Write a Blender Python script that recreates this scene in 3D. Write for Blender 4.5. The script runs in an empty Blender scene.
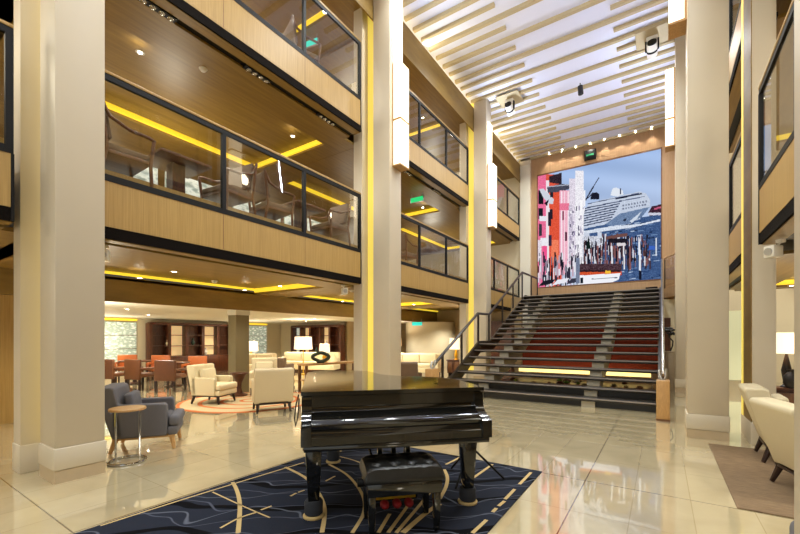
import bpy, bmesh, math, random
import numpy as np
from mathutils import Matrix, Vector
R = math.radians
PI = math.pi
random.seed(7)
S = bpy.context.scene
COL = S.collection

# ------------------------------------------------------------------ materials
def lin(c):
    c = c / 255.0
    return c / 12.92 if c <= .04045 else ((c + .055) / 1.055) ** 2.4
def rgb(r, g, b): return (lin(r), lin(g), lin(b), 1)
def new_mat(name):
    m = bpy.data.materials.new(name); m.use_nodes = True
    nt = m.node_tree; b = nt.nodes['Principled BSDF']
    return m, nt, b
def plain(name, col, rough=.5, metal=0, spec=.5, noise=0, nscale=8, bump=0, bscale=60, coat=0):
    m, nt, b = new_mat(name)
    b.inputs['Base Color'].default_value = col
    b.inputs['Roughness'].default_value = rough
    b.inputs['Metallic'].default_value = metal
    b.inputs['Specular IOR Level'].default_value = spec
    b.inputs['Coat Weight'].default_value = coat
    b.inputs['Coat Roughness'].default_value = .08
    tc = nt.nodes.new('ShaderNodeTexCoord')
    if noise:
        n = nt.nodes.new('ShaderNodeTexNoise'); n.inputs['Scale'].default_value = nscale; n.inputs['Detail'].default_value = 4
        mx = nt.nodes.new('ShaderNodeMix'); mx.data_type = 'RGBA'
        mx.inputs['A'].default_value = tuple(min(1, c * (1 - noise)) for c in col[:3]) + (1,)
        mx.inputs['B'].default_value = tuple(min(1, c * (1 + noise)) for c in col[:3]) + (1,)
        nt.links.new(tc.outputs['Object'], n.inputs['Vector'])
        nt.links.new(n.outputs['Fac'], mx.inputs['Factor']); nt.links.new(mx.outputs['Result'], b.inputs['Base Color'])
    if bump:
        n = nt.nodes.new('ShaderNodeTexNoise'); n.inputs['Scale'].default_value = bscale
        bp = nt.nodes.new('ShaderNodeBump'); bp.inputs['Strength'].default_value = bump; bp.inputs['Distance'].default_value = .01
        nt.links.new(tc.outputs['Object'], n.inputs['Vector'])
        nt.links.new(n.outputs['Fac'], bp.inputs['Height']); nt.links.new(bp.outputs['Normal'], b.inputs['Normal'])
    return m
def wood(name, c1, c2, rough=.4, scale=(1, 1, 1), freq=6):
    m, nt, b = new_mat(name)
    tc = nt.nodes.new('ShaderNodeTexCoord'); mp = nt.nodes.new('ShaderNodeMapping'); mp.inputs['Scale'].default_value = scale
    n = nt.nodes.new('ShaderNodeTexNoise'); n.inputs['Scale'].default_value = freq; n.inputs['Detail'].default_value = 6; n.inputs['Roughness'].default_value = .65
    cr = nt.nodes.new('ShaderNodeValToRGB')
    cr.color_ramp.elements[0].position = .3; cr.color_ramp.elements[0].color = c1
    cr.color_ramp.elements[1].position = .7; cr.color_ramp.elements[1].color = c2
    nt.links.new(tc.outputs['Object'], mp.inputs['Vector']); nt.links.new(mp.outputs['Vector'], n.inputs['Vector'])
    nt.links.new(n.outputs['Fac'], cr.inputs['Fac']); nt.links.new(cr.outputs['Color'], b.inputs['Base Color'])
    b.inputs['Roughness'].default_value = rough
    return m
def emit(name, col, strength):
    m, nt, b = new_mat(name)
    b.inputs['Base Color'].default_value = col
    b.inputs['Emission Color'].default_value = col
    b.inputs['Emission Strength'].default_value = strength
    b.inputs['Roughness'].default_value = .5
    return m

M = {}
M['cream'] = plain('cream painted column', rgb(204, 190, 166), .45, noise=.03, nscale=3)
M['plinth'] = plain('beige stone plinth', rgb(190, 170, 140), .3, noise=.06, nscale=14)
M['skirt'] = plain('pale skirting', rgb(210, 198, 176), .4)
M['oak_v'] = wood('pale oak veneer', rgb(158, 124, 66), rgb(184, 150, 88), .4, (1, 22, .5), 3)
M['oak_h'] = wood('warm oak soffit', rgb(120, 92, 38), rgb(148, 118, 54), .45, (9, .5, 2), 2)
M['oak_x'] = wood('oak veneer of the screen wall', rgb(160, 124, 88), rgb(186, 150, 112), .4, (18, 1, .5), 3)
M['oak_leg'] = wood('honey oak', rgb(176, 134, 82), rgb(204, 160, 106), .35, (4, 4, 1), 10)
M['walnut'] = wood('dark walnut', rgb(58, 28, 16), rgb(96, 50, 28), .35, (4, 4, 1), 6)
M['brownwood'] = wood('brown wood', rgb(86, 52, 28), rgb(126, 82, 46), .35, (6, 6, 1), 8)
M['espresso'] = plain('espresso leg', rgb(44, 24, 16), .3)
M['black'] = plain('black metal', rgb(14, 12, 11), .55, spec=.25)
M['mesh'] = plain('black perforated grille', rgb(20, 14, 10), .9, spec=.1, bump=.8, bscale=140)
M['lacquer'] = plain('black piano lacquer', (.008, .008, .007, 1), .08, coat=.6)
M['leather'] = plain('black leather', rgb(18, 17, 15), .34, bump=.25, bscale=120)
M['steel'] = plain('brushed steel', rgb(180, 178, 176), .28, metal=1)
M['chrome'] = plain('polished chrome', rgb(200, 200, 200), .1, metal=1)
M['bronze'] = plain('dark bronze rail', rgb(50, 42, 37), .35, metal=.3)
M['ceil'] = plain('white ceiling', rgb(228, 230, 246), .7)
M['rib'] = plain('beige ceiling rib', rgb(186, 168, 128), .6)
M['lowceil'] = plain('pale lounge ceiling', rgb(224, 218, 202), .7)
M['wallpaint'] = plain('beige wall', rgb(212, 200, 172), .7, noise=.03, nscale=2)
M['olive'] = plain('olive lacquer panel', rgb(120, 108, 78), .5)
M['tan'] = plain('tan wall panel', rgb(164, 142, 106), .5)
M['grey_fab'] = plain('grey wool fabric', rgb(100, 97, 100), .85, noise=.12, nscale=90, bump=.3, bscale=300)
M['cream_fab'] = plain('cream upholstery', rgb(236, 222, 184), .7, noise=.04, nscale=60, bump=.2, bscale=260)
M['pale_fab'] = plain('ivory upholstery', rgb(206, 192, 160), .7, noise=.03, nscale=60)
M['sand_fab'] = plain('sand upholstery', rgb(214, 194, 156), .75, noise=.05, nscale=70)
M['taupe_fab'] = plain('taupe patterned upholstery', rgb(118, 96, 78), .8, noise=.25, nscale=30)
M['rust'] = plain('rust brown leather', rgb(94, 54, 28), .4, noise=.12, nscale=12)
M['orange'] = plain('orange leather', rgb(172, 92, 42), .4, noise=.1, nscale=12)
M['red'] = plain('red velvet cover', rgb(150, 16, 22), .6)
M['brass'] = plain('brass plate', rgb(214, 170, 40), .35, metal=.5)
M['redwall'] = wood('red brown panel', rgb(112, 30, 4), rgb(134, 42, 8), .8, (2, 2, .5), 4)
M['tread'] = plain('dark brown tread', rgb(40, 34, 28), .35, noise=.08, nscale=20)
M['nosing'] = plain('grey metal nosing', rgb(150, 140, 134), .35, metal=.2)
M['stringer'] = plain('pale grey stringer', rgb(176, 168, 150), .5)
M['green_stone'] = plain('dark green bronze', rgb(44, 62, 52), .3, noise=.3, nscale=20)
M['white_pl'] = plain('white plastic', rgb(226, 220, 206), .4)
M['cup'] = plain('grey carpet caster cup', rgb(44, 46, 52), .85, noise=.15, nscale=80)
M['sisal'] = wood('brown striped rug', rgb(88, 68, 48), rgb(146, 120, 88), .9, (1, 14, 1), 7)
M['leaf'] = plain('green leaf', rgb(92, 128, 40), .5, noise=.2, nscale=30)
M['dark'] = plain('dark object', rgb(30, 26, 28), .5)
M['sign_cyan'] = emit('cyan exit sign', rgb(40, 200, 190), 1.0)
M['sign_dim'] = emit('dim green sign', rgb(20, 130, 80), .35)
M['sign_green'] = emit('green exit sign', rgb(30, 190, 110), 1.0)
M['glow_yellow'] = emit('yellow cove light', rgb(240, 208, 52), 1.0)
M['glow_panel'] = emit('yellow backlit panel', rgb(230, 206, 92), .62)
M['glow_cove'] = emit('warm white cove strip', rgb(255, 236, 190), 8)
M['glow_sconce'] = emit('frosted lit glass', rgb(255, 240, 208), 1.8)
M['glow_shade'] = emit('lit lamp shade', rgb(255, 232, 200), 1.3)
M['glow_tan'] = emit('dim linen shade', rgb(200, 160, 104), .5)
M['glow_down'] = emit('downlight lens', rgb(255, 244, 220), 30)
M['glow_shelf'] = emit('lit shelf back', rgb(232, 196, 140), .6)
M['glow_led'] = emit('warm under stair light', rgb(255, 226, 140), 1.6)

def glass_mat():
    m, nt, b = new_mat('clear balustrade glass')
    out = nt.nodes['Material Output']; nt.nodes.remove(b)
    tr = nt.nodes.new('ShaderNodeBsdfTransparent'); tr.inputs['Color'].default_value = (.93, .93, .91, 1)
    gl = nt.nodes.new('ShaderNodeBsdfGlossy'); gl.inputs['Roughness'].default_value = .02
    fr = nt.nodes.new('ShaderNodeFresnel'); fr.inputs['IOR'].default_value = 1.95
    mx = nt.nodes.new('ShaderNodeMixShader')
    ge = nt.nodes.new('ShaderNodeNewGeometry'); mt = nt.nodes.new('ShaderNodeMath'); mt.operation = 'MULTIPLY'
    iv = nt.nodes.new('ShaderNodeMath'); iv.operation = 'SUBTRACT'; iv.inputs[0].default_value = 1
    nt.links.new(ge.outputs['Backfacing'], iv.inputs[1]); nt.links.new(fr.outputs[0], mt.inputs[0]); nt.links.new(iv.outputs[0], mt.inputs[1])
    nt.links.new(mt.outputs[0], mx.inputs[0]); nt.links.new(tr.outputs[0], mx.inputs[1]); nt.links.new(gl.outputs[0], mx.inputs[2])
    nt.links.new(mx.outputs[0], out.inputs['Surface'])
    return m
M['glass'] = glass_mat()

def art_window():
    m, nt, b = new_mat('patterned lit glass')
    tc = nt.nodes.new('ShaderNodeTexCoord'); mp = nt.nodes.new('ShaderNodeMapping'); mp.inputs['Scale'].default_value = (1, 1, 2.2)
    w = nt.nodes.new('ShaderNodeTexWave'); w.inputs['Scale'].default_value = 5; w.inputs['Distortion'].default_value = 6; w.inputs['Detail'].default_value = 3
    cr = nt.nodes.new('ShaderNodeValToRGB')
    cr.color_ramp.elements[0].color = rgb(150, 164, 150); cr.color_ramp.elements[1].color = rgb(238, 242, 230)
    nt.links.new(tc.outputs['Object'], mp.inputs['Vector']); nt.links.new(mp.outputs['Vector'], w.inputs['Vector']); nt.links.new(w.outputs['Fac'], cr.inputs['Fac'])
    nt.links.new(cr.outputs['Color'], b.inputs['Base Color']); nt.links.new(cr.outputs['Color'], b.inputs['Emission Color'])
    b.inputs['Emission Strength'].default_value = .55
    return m
M['artglass'] = art_window()
M['sheer'] = emit('lit sheer curtain', rgb(214, 216, 176), .55)

def marble():
    m, nt, b = new_mat('polished cream marble tiles')
    L = nt.links.new
    tc = nt.nodes.new('ShaderNodeTexCoord')
    n1 = nt.nodes.new('ShaderNodeTexNoise'); n1.inputs['Scale'].default_value = 1.6; n1.inputs['Detail'].default_value = 8; n1.inputs['Distortion'].default_value = .6
    L(tc.outputs['Object'], n1.inputs['Vector'])
    cr = nt.nodes.new('ShaderNodeValToRGB')
    cr.color_ramp.elements[0].position = .3; cr.color_ramp.elements[0].color = rgb(186, 170, 134)
    cr.color_ramp.elements[1].position = .72; cr.color_ramp.elements[1].color = rgb(210, 194, 156)
    L(n1.outputs['Fac'], cr.inputs['Fac'])
    def brick(w, h, ox, oy, mort, c1, c2, cm):
        mp = nt.nodes.new('ShaderNodeMapping'); mp.inputs['Location'].default_value = (ox, oy, 0)
        L(tc.outputs['Object'], mp.inputs['Vector'])
        br = nt.nodes.new('ShaderNodeTexBrick'); br.offset = 0; br.squash = 1
        br.inputs['Scale'].default_value = 1; br.inputs['Mortar Size'].default_value = mort; br.inputs['Mortar Smooth'].default_value = 0
        br.inputs['Brick Width'].default_value = w; br.inputs['Row Height'].default_value = h; br.inputs['Bias'].default_value = 0
        br.inputs['Color1'].default_value = c1; br.inputs['Color2'].default_value = c2; br.inputs['Mortar'].default_value = cm
        L(mp.outputs['Vector'], br.inputs['Vector'])
        return br
    b1 = brick(.43, .82, .64 + .43 * 60, -1.07 + .82 * 60, .004, (1, 1, 1, 1), (.93, .93, .93, 1), (.78, .74, .68, 1))
    b2 = brick(3.0, 3.28, .64 + 60, -1.07 + 3.28 * 20, .006, (1, 1, 1, 1), (1, 1, 1, 1), (.42, .40, .38, 1))
    x1 = nt.nodes.new('ShaderNodeMix'); x1.data_type = 'RGBA'; x1.blend_type = 'MULTIPLY'; x1.inputs['Factor'].default_value = 1
    x2 = nt.nodes.new('ShaderNodeMix'); x2.data_type = 'RGBA'; x2.blend_type = 'MULTIPLY'; x2.inputs['Factor'].default_value = 1
    L(cr.outputs['Color'], x1.inputs['A']); L(b1.outputs['Color'], x1.inputs['B'])
    L(x1.outputs['Result'], x2.inputs['A']); L(b2.outputs['Color'], x2.inputs['B'])
    L(x2.outputs['Result'], b.inputs['Base Color'])
    b.inputs['Roughness'].default_value = .07
    b.inputs['Specular IOR Level'].default_value = .5
    b.inputs['Coat Weight'].default_value = 1
    b.inputs['Coat IOR'].default_value = 2.0
    b.inputs['Coat Roughness'].default_value = .03
    return m
M['marble'] = marble()

def navy_carpet():
    m, nt, b = new_mat('navy carpet with wavy lines')
    L = nt.links.new
    tc = nt.nodes.new('ShaderNodeTexCoord')
    mp = nt.nodes.new('ShaderNodeMapping'); mp.inputs['Rotation'].default_value = (0, 0, R(72)); mp.inputs['Scale'].default_value = (1.0, .45, 1)
    L(tc.outputs['Object'], mp.inputs['Vector'])
    def wave(scale, dist, det, p0, p1, ph=0):
        w = nt.nodes.new('ShaderNodeTexWave'); w.inputs['Scale'].default_value = scale; w.inputs['Distortion'].default_value = dist
        w.inputs['Detail'].default_value = det; w.inputs['Detail Scale'].default_value = .8; w.inputs['Phase Offset'].default_value = ph
        L(mp.outputs['Vector'], w.inputs['Vector'])
        cr = nt.nodes.new('ShaderNodeValToRGB'); cr.color_ramp.elements[0].position = p0; cr.color_ramp.elements[0].color = (0, 0, 0, 1)
        cr.color_ramp.elements[1].position = p1; cr.color_ramp.elements[1].color = (1, 1, 1, 1)
        L(w.outputs['Fac'], cr.inputs['Fac'])
        return cr
    n = nt.nodes.new('ShaderNodeTexNoise'); n.inputs['Scale'].default_value = 220
    L(tc.outputs['Object'], n.inputs['Vector'])
    base = nt.nodes.new('ShaderNodeMix'); base.data_type = 'RGBA'
    base.inputs['A'].default_value = rgb(30, 33, 43); base.inputs['B'].default_value = rgb(46, 50, 62)
    L(n.outputs['Fac'], base.inputs['Factor'])
    prev = base
    for (args, col) in (((1.3, 7, 1.5, .93, .95), rgb(10, 10, 14)), ((2.2, 8, 1.5, .992, .999, 1.3), rgb(80, 84, 98)), ((1.7, 10, 2, .993, .999, 4), rgb(94, 98, 110))):
        c = wave(*args)
        mx = nt.nodes.new('ShaderNodeMix'); mx.data_type = 'RGBA'
        L(c.outputs['Color'], mx.inputs['Factor']); L(prev.outputs['Result'], mx.inputs['A']); mx.inputs['B'].default_value = col
        prev = mx
    L(prev.outputs['Result'], b.inputs['Base Color'])
    b.inputs['Roughness'].default_value = .95; b.inputs['Specular IOR Level'].default_value = .1
    return m
M['navy'] = navy_carpet()
M['gold'] = plain('gold carpet yarn', rgb(200, 172, 116), .95, noise=.1, nscale=150)

def swirl_rug():
    m, nt, b = new_mat('beige rug with orange rings')
    L = nt.links.new
    tc = nt.nodes.new('ShaderNodeTexCoord')
    w = nt.nodes.new('ShaderNodeTexWave'); w.wave_type = 'RINGS'; w.rings_direction = 'Z'; w.inputs['Scale'].default_value = .75; w.inputs['Distortion'].default_value = 1.2
    L(tc.outputs['Object'], w.inputs['Vector'])
    cr = nt.nodes.new('ShaderNodeValToRGB')
    cr.color_ramp.elements[0].position = .86; cr.color_ramp.elements[0].color = rgb(204, 184, 142)
    cr.color_ramp.elements[1].position = .92; cr.color_ramp.elements[1].color = rgb(206, 110, 48)
    L(w.outputs['Fac'], cr.inputs['Fac']); L(cr.outputs['Color'], b.inputs['Base Color'])
    b.inputs['Roughness'].default_value = .95
    return m
M['swirl'] = swirl_rug()

def screen_mat():
    m, nt, b = new_mat('screen picture')
    out = nt.nodes['Material Output']; nt.nodes.remove(b)
    a = nt.nodes.new('ShaderNodeVertexColor'); a.layer_name = 'picture'
    e = nt.nodes.new('ShaderNodeEmission'); e.inputs['Strength'].default_value = 1.0
    nt.links.new(a.outputs['Color'], e.inputs['Color']); nt.links.new(e.outputs[0], out.inputs['Surface'])
    return m
M['screen'] = screen_mat()

# ------------------------------------------------------------------ mesh builder
class MB:
    def __init__(s): s.bm = bmesh.new(); s.mi = 0
    def _merge(s, tmp, mat=None):
        if mat is not None: bmesh.ops.transform(tmp, matrix=mat, verts=tmp.verts)
        vm = {}
        for v in tmp.verts: vm[v] = s.bm.verts.new(v.co)
        for f in tmp.faces:
            try:
                nf = s.bm.faces.new([vm[v] for v in f.verts]); nf.material_index = s.mi
            except ValueError: pass
        tmp.free(); return s
    def m(s, i): s.mi = i; return s
    def box(s, x0, x1, y0, y1, z0, z1, bev=0, seg=2, rot=None, taper=None):
        t = bmesh.new(); bmesh.ops.create_cube(t, size=1)
        for v in t.verts:
            k = 1
            if taper and v.co.z < 0: k = taper
            v.co = Vector(((x1 - x0) * v.co.x * k, (y1 - y0) * v.co.y * k, (z1 - z0) * v.co.z))
        if bev: bmesh.ops.bevel(t, geom=list(t.edges), offset=bev, segments=seg, profile=.5, affect='EDGES')
        mat = Matrix.Translation(((x0 + x1) / 2, (y0 + y1) / 2, (z0 + z1) / 2))
        if rot is not None: mat = mat @ rot
        return s._merge(t, mat)
    def tube(s, pts, r, n=8, r1=None, closed=False):
        pts = [Vector(p) for p in pts]; rings = []; N = len(pts)
        up = None
        for i, p in enumerate(pts):
            if closed: d = (pts[(i + 1) % N] - pts[i - 1])
            else: d = pts[min(i + 1, N - 1)] - pts[max(i - 1, 0)]
            d.normalize()
            if up is None:
                up = Vector((0, 0, 1)) if abs(d.z) < .9 else Vector((1, 0, 0))
            a = d.cross(up); a.normalize(); b = a.cross(d); up = b
            rr = r if r1 is None else r + (r1 - r) * i / max(1, N - 1)
            rings.append([s.bm.verts.new(p + (a * math.cos(2 * PI * k / n) + b * math.sin(2 * PI * k / n)) * rr) for k in range(n)])
        for i in range(N if closed else N - 1):
            A, B = rings[i], rings[(i + 1) % N]
            for k in range(n):
                f = s.bm.faces.new((A[k], A[(k + 1) % n], B[(k + 1) % n], B[k])); f.material_index = s.mi
        if not closed:
            for rg, rev in ((rings[0], True), (rings[-1], False)):
                f = s.bm.faces.new(rg[::-1] if rev else rg); f.material_index = s.mi
        return s
    def lathe(s, prof, c=(0, 0, 0), n=24):
        c = Vector(c); rings = []
        for (r, z) in prof:
            rings.append([s.bm.verts.new(c + Vector((max(r, .0005) * math.cos(2 * PI * k / n), max(r, .0005) * math.sin(2 * PI * k / n), z))) for k in range(n)])
        for A, B in zip(rings, rings[1:]):
            for k in range(n):
                f = s.bm.faces.new((A[k], A[(k + 1) % n], B[(k + 1) % n], B[k])); f.material_index = s.mi
        for rg, rev in ((rings[0], True), (rings[-1], False)):
            f = s.bm.faces.new(rg[::-1] if rev else rg); f.material_index = s.mi
        return s
    def prism(s, poly, h0, h1, axis='z'):
        def P(a, b, h):
            return Vector((a, b, h)) if axis == 'z' else (Vector((h, a, b)) if axis == 'x' else Vector((a, h, b)))
        A = [s.bm.verts.new(P(a, b, h0)) for a, b in poly]; B = [s.bm.verts.new(P(a, b, h1)) for a, b in poly]
        n = len(poly)
        fs = [s.bm.faces.new(A[::-1]), s.bm.faces.new(B)]
        for k in range(n): fs.append(s.bm.faces.new((A[k], A[(k + 1) % n], B[(k + 1) % n], B[k])))
        for f in fs: f.material_index = s.mi
        return s
    def ball(s, c, r, sx=1, sy=1, sz=1, n=12):
        t = bmesh.new(); bmesh.ops.create_uvsphere(t, u_segments=n, v_segments=n // 2 + 2, radius=r)
        return s._merge(t, Matrix.Translation(c) @ Matrix.Diagonal((sx, sy, sz, 1)))
    def quad(s, *p):
        f = s.bm.faces.new([s.bm.verts.new(q) for q in p]); f.material_index = s.mi; return s
    def build(s, name, mats, parent=None, loc=None, smooth=True):
        bm = s.bm
        bmesh.ops.recalc_face_normals(bm, faces=bm.faces)
        me = bpy.data.meshes.new(name); bm.to_mesh(me); bm.free()
        for x in (mats if isinstance(mats, (list, tuple)) else [mats]): me.materials.append(M[x] if isinstance(x, str) else x)
        if smooth:
            me.shade_smooth(); me.set_sharp_from_angle(angle=R(35))
        o = bpy.data.objects.new(name, me); COL.objects.link(o)
        if parent: o.parent = parent
        if loc: o.location = loc
        return o

def tag(o, label, cat, group=None):
    o['label'] = label; o['category'] = cat
    if group: o['group'] = group
    return o
def thing(name, label, cat, loc=(0, 0, 0), rz=0, group=None):
    o = bpy.data.objects.new(name, None); COL.objects.link(o); o.empty_display_size = .1
    o.location = loc; o.rotation_euler = (0, 0, R(rz))
    return tag(o, label, cat, group)
def struct(o): o['kind'] = 'structure'; return o
def dup(root, loc, rz, label, group=None):
    r = root.copy(); COL.objects.link(r); r.location = loc; r.rotation_euler = (0, 0, R(rz)); r['label'] = label
    if group: r['group'] = group
    for ch in list(root.children):
        c = ch.copy(); COL.objects.link(c); c.parent = r
        for g in list(ch.children):
            d = g.copy(); COL.objects.link(d); d.parent = c
    return r
ORD = ['first', 'second', 'third', 'fourth', 'fifth', 'sixth', 'seventh', 'eighth', 'ninth', 'tenth', 'eleventh', 'twelfth']

# ------------------------------------------------------------------ key dimensions (metres; atrium axis = +y)
XL, XR = -4.98, .32            # atrium faces of the two column rows
FL, FR = -5.45, 1.03            # balcony fronts left and right
PITCH = 5.73; Y0 = 1.32        # column spacing
D2, D3 = 3.31, 6.63            # deck levels
YS = 18.4                      # screen wall
CZ = 9.72                      # atrium ceiling

# floor ---------------------------------------------------------------------
struct(MB().box(-17, 7, -6, 19.5, -.2, 0).build('floor', 'marble'))

# columns and piers ----------------------------------------------------------
def column(x0, x1, y, name, piers):
    dy = .42 if y < 2 and x0 < 0 else .46
    o = struct(MB().box(x0, x1, y, y + dy, .35, CZ + .05, .012, 2).build(name, 'cream'))
    MB().box(x0 - .012, x1 + .012, y - .012, y + dy + .012, .13, .35, .012, 2).build('skirting', 'skirt', o)
    MB().box(x0 - .004, x1 + .004, y - .004, y + dy + .004, 0, .128).build('plinth', 'plinth', o)
    return o
for k in range(4):
    y = Y0 + PITCH * k
    if k == 3: y = 18.2
    column(XL - .46, XL, y, 'column', 1)
    if k < 3:
        p = struct(MB().box(-5.93, -5.68, y - .1, y + (.4 if k == 0 else .75), .2, CZ).build('pier', 'cream'))
        MB().box(-5.94, -5.67, y - .11, y + (.41 if k == 0 else .76), 0, .3, .008).build('skirting', 'skirt', p)
        g = struct(MB().box(-5.675, XL - .465, y + .1, y + .14, .3, CZ).build('backlit_panel', 'glow_panel'))
        MB().box(-5.675, XL - .465, y + .09, y + .16, .0, .3).build('skirting', 'skirt', g)
    yy = Y0 + PITCH * k
    if k in (0, 1, 2):
        column(XR + (.04 if k == 0 else 0), XR + .47, yy + (.03 if k == 1 else 0), 'column', 1)
    if k == 1:
        p = struct(MB().box(1.03, 1.27, yy + .02, yy + .8, .2, CZ).m(1).box(1.02, 1.03, yy + .03, yy + .62, .2, CZ).m(2).box(1.018, 1.03, yy + .63, yy + .79, .2, CZ).build('pier', ['cream', 'oak_h', 'glow_panel']))
        MB().box(1.015, 1.28, yy + .01, yy + .81, 0, .3, .008).build('skirting', 'skirt', p)
    if k in (2,):
        struct(MB().box(1.03, 1.27, yy, yy + .8, 0, CZ).build('pier', 'cream'))
struct(MB().box(-5.43, -4.98, 18.16, 18.2, 0, 9.4).build('trim_1', 'lowceil'))

# decks, fascias, soffits -----------------------------------------------------
def soffit_piece(mb, x0, x1, y0, y1, z): mb.box(x0, x1, y0, y1, z, z + .06)
def bay(side, k, deck, zt, y0, y1):
    """one balcony bay: front (fascia), soffit with tray, floor"""
    sx = -1 if side == 'L' else 1
    F = FL if side == 'L' else FR
    X = lambda d: F + sx * d                      # d = distance behind the balcony front
    def bx(mb, d0, d1, a, b, z0, z1, bev=0):
        xa, xb = sorted((X(d0), X(d1))); return mb.box(xa, xb, a, b, z0, z1, bev)
    fr = struct(bx(MB(), 0, .03, y0, y1, zt - .54, zt).build('balcony_front', 'oak_v'))
    bx(MB(), .004, .1, y0, y1, zt - .68, zt - .541).build('grille_band', 'mesh', fr)
    g = MB(); bx(g, -.006, .05, y0, y1, zt, zt + .05); bx(g, -.006, .05, y1 - .02, y1 + .006, zt - .68, zt)
    g.build('black_edge', 'black', fr)
    jn = MB()
    for q in (1, 2):
        yq = y0 + (y1 - y0) * q / 3; bx(jn, -.001, .01, yq - .004, yq + .004, zt - .53, zt - .01)
    jn.build('panel_joint', 'brownwood', fr)
    bx(MB(), .1, .35, y0, y1, zt, zt + .17).build('floor_curb', 'oak_v', fr)
    # soffit: lip, slot, flat, tray
    zs = zt - .69
    lip = MB()
    bx(lip, .03, .2, y0, y1, zs, zs + .05); bx(lip, .34, 1.05, y0, y1, zs, zs + .05); bx(lip, .5, 1.05, y0 - .44, y0, zs, zs + .05); bx(lip, .5, 1.05, y1, y1 + .44, zs, zs + .05)
    bx(lip, 3.65, 3.75, y0 - .44, y1 + .44, zs, zs + .05)
    if deck == 3 and side == 'L': bx(lip, 3.75, 11.4, y0 - .44, y1 + .44, zs, zs + .05)
    if side == 'R': bx(lip, 3.75, 4.4, y0 - .44, y1 + .44, zs, zs + .05)
    a, b = y0 + .1, y1 - .05
    bx(lip, 1.05, 3.65, y0 - .44, a, zs, zs + .05); bx(lip, 1.05, 3.65, b, y1 + .44, zs, zs + .05)
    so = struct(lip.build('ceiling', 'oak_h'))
    bx(MB(), .2, .34, y0, y1, zs + .04, zs + .1).build('track_slot', 'black', so)
    tr = MB(); bx(tr, 1.0, 3.7, a - .05, b + .05, zs + .16, zs + .2)
    tr.build('tray', 'oak_h', so)
    cv = MB()
    bx(cv, 3.6, 3.66, a, b, zs + (.1 if deck == 2 else .05), zs + .15); bx(cv, 1.1, 3.6, b - .05, b + .0, zs + .05, zs + .15)
    cv.build('cove_light', 'glow_yellow', so)
    # slab
    sl = MB(); DD = 11.4 if side == 'L' else 4.5; bx(sl, .1, DD, y0, y1, zt - .12, zt - .02); bx(sl, .55, DD, y0 - .44, y0, zt - .12, zt - .02); bx(sl, .55, DD, y1, y1 + .44, zt - .12, zt - .02)
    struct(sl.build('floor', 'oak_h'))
    return so
def ybay(k): return Y0 + PITCH * k + .47, Y0 + PITCH * (k + 1) - .42
bays = [('L', -1, 2), ('L', 0, 2), ('L', 1, 2), ('L', 2, 2), ('L', -1, 3), ('L', 0, 3), ('L', 1, 3), ('L', 2, 3), ('R', 0, 2), ('R', 1, 2), ('R', 0, 3), ('R', 1, 3), ('R', -1, 2), ('R', -1, 3)]
BAYWORD = {-1: 'nearest bay', 0: 'front bay', 1: 'middle bay', 2: 'far bay'}
for side, k, d in bays:
    y0, y1 = ybay(k)
    if k == 2: y1 = 18.1
    if k == -1: y0, y1 = -4.0, Y0 - .2
    zt = D2 if d == 2 else D3
    bay(side, k, d, zt, y0, y1)
    # balustrade
    s_ = 'left' if side == 'L' else 'right'; dk = 'middle' if d == 2 else 'upper'
    F = FL if side == 'L' else FR; sx = -1 if side == 'L' else 1
    t = thing('glass_balustrade', f'black framed glass balustrade with wooden rail, {dk} deck, {s_} side, {BAYWORD[k]}', 'railing', (F + sx * .02, 0, zt + .05), 0, 'glass balustrades of the balconies')
    H = 1.22
    MB().box(-.03, .03, y0, y1, H, H + .035, .006).build('handrail', 'oak_v', t)
    MB().box(-.022, .022, y0, y1, H - .07, H).build('top_frame', 'black', t)
    MB().box(-.022, .022, y0, y1, 0, .03).build('bottom_frame', 'black', t)
    n = 3
    for q in range(n + 1):
        yp = y0 + .03 + (y1 - y0 - .06) * q / n
        MB().box(-.028, .028, yp - .03, yp + .03, 0, H - .06).build('post', 'black', t)
    for q in range(n):
        ya = y0 + .07 + (y1 - y0 - .06) * q / n; yb = y0 - .01 + (y1 - y0 - .06) * (q + 1) / n
        MB().box(-.006, .006, ya, yb, .03, H - .07).build('glass_pane', 'glass', t)

# left lounge shell -------------------------------------------------------------
struct(MB().box(-16.6, -9.15, -6, 17.2, 2.2, 2.26).build('ceiling', 'lowceil'))
struct(MB().box(-9.2, -9.1, -6, 17.2, 2.18, 2.68).build('trim_2', 'oak_h'))
struct(MB().box(-16.7, -16.5, -6, 13.7, 0, 2.3).build('wall_left', 'wallpaint'))
struct(MB().box(-16.7, -12.0, 13.5, 13.7, 0, 2.3).build('wall_back', 'wallpaint'))
struct(MB().box(-12.1, -5.0, 16.9, 17.1, 0, 3.2).box(-12.1, -11.9, 13.5, 17, 0, 2.3).build('wall_rear', 'tan'))
struct(MB().box(-17, -16.8, -6, 19, D2, 10).build('wall_outer', 'wallpaint'))
struct(MB().box(-17, -5.45, 18.35, 18.5, D2 - .1, 10).build('wall_end', 'wallpaint'))
struct(MB().box(-9.3, -9.2, -6, 2.4, 0, 2.7).build('wall_panel', 'oak_v'))
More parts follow.
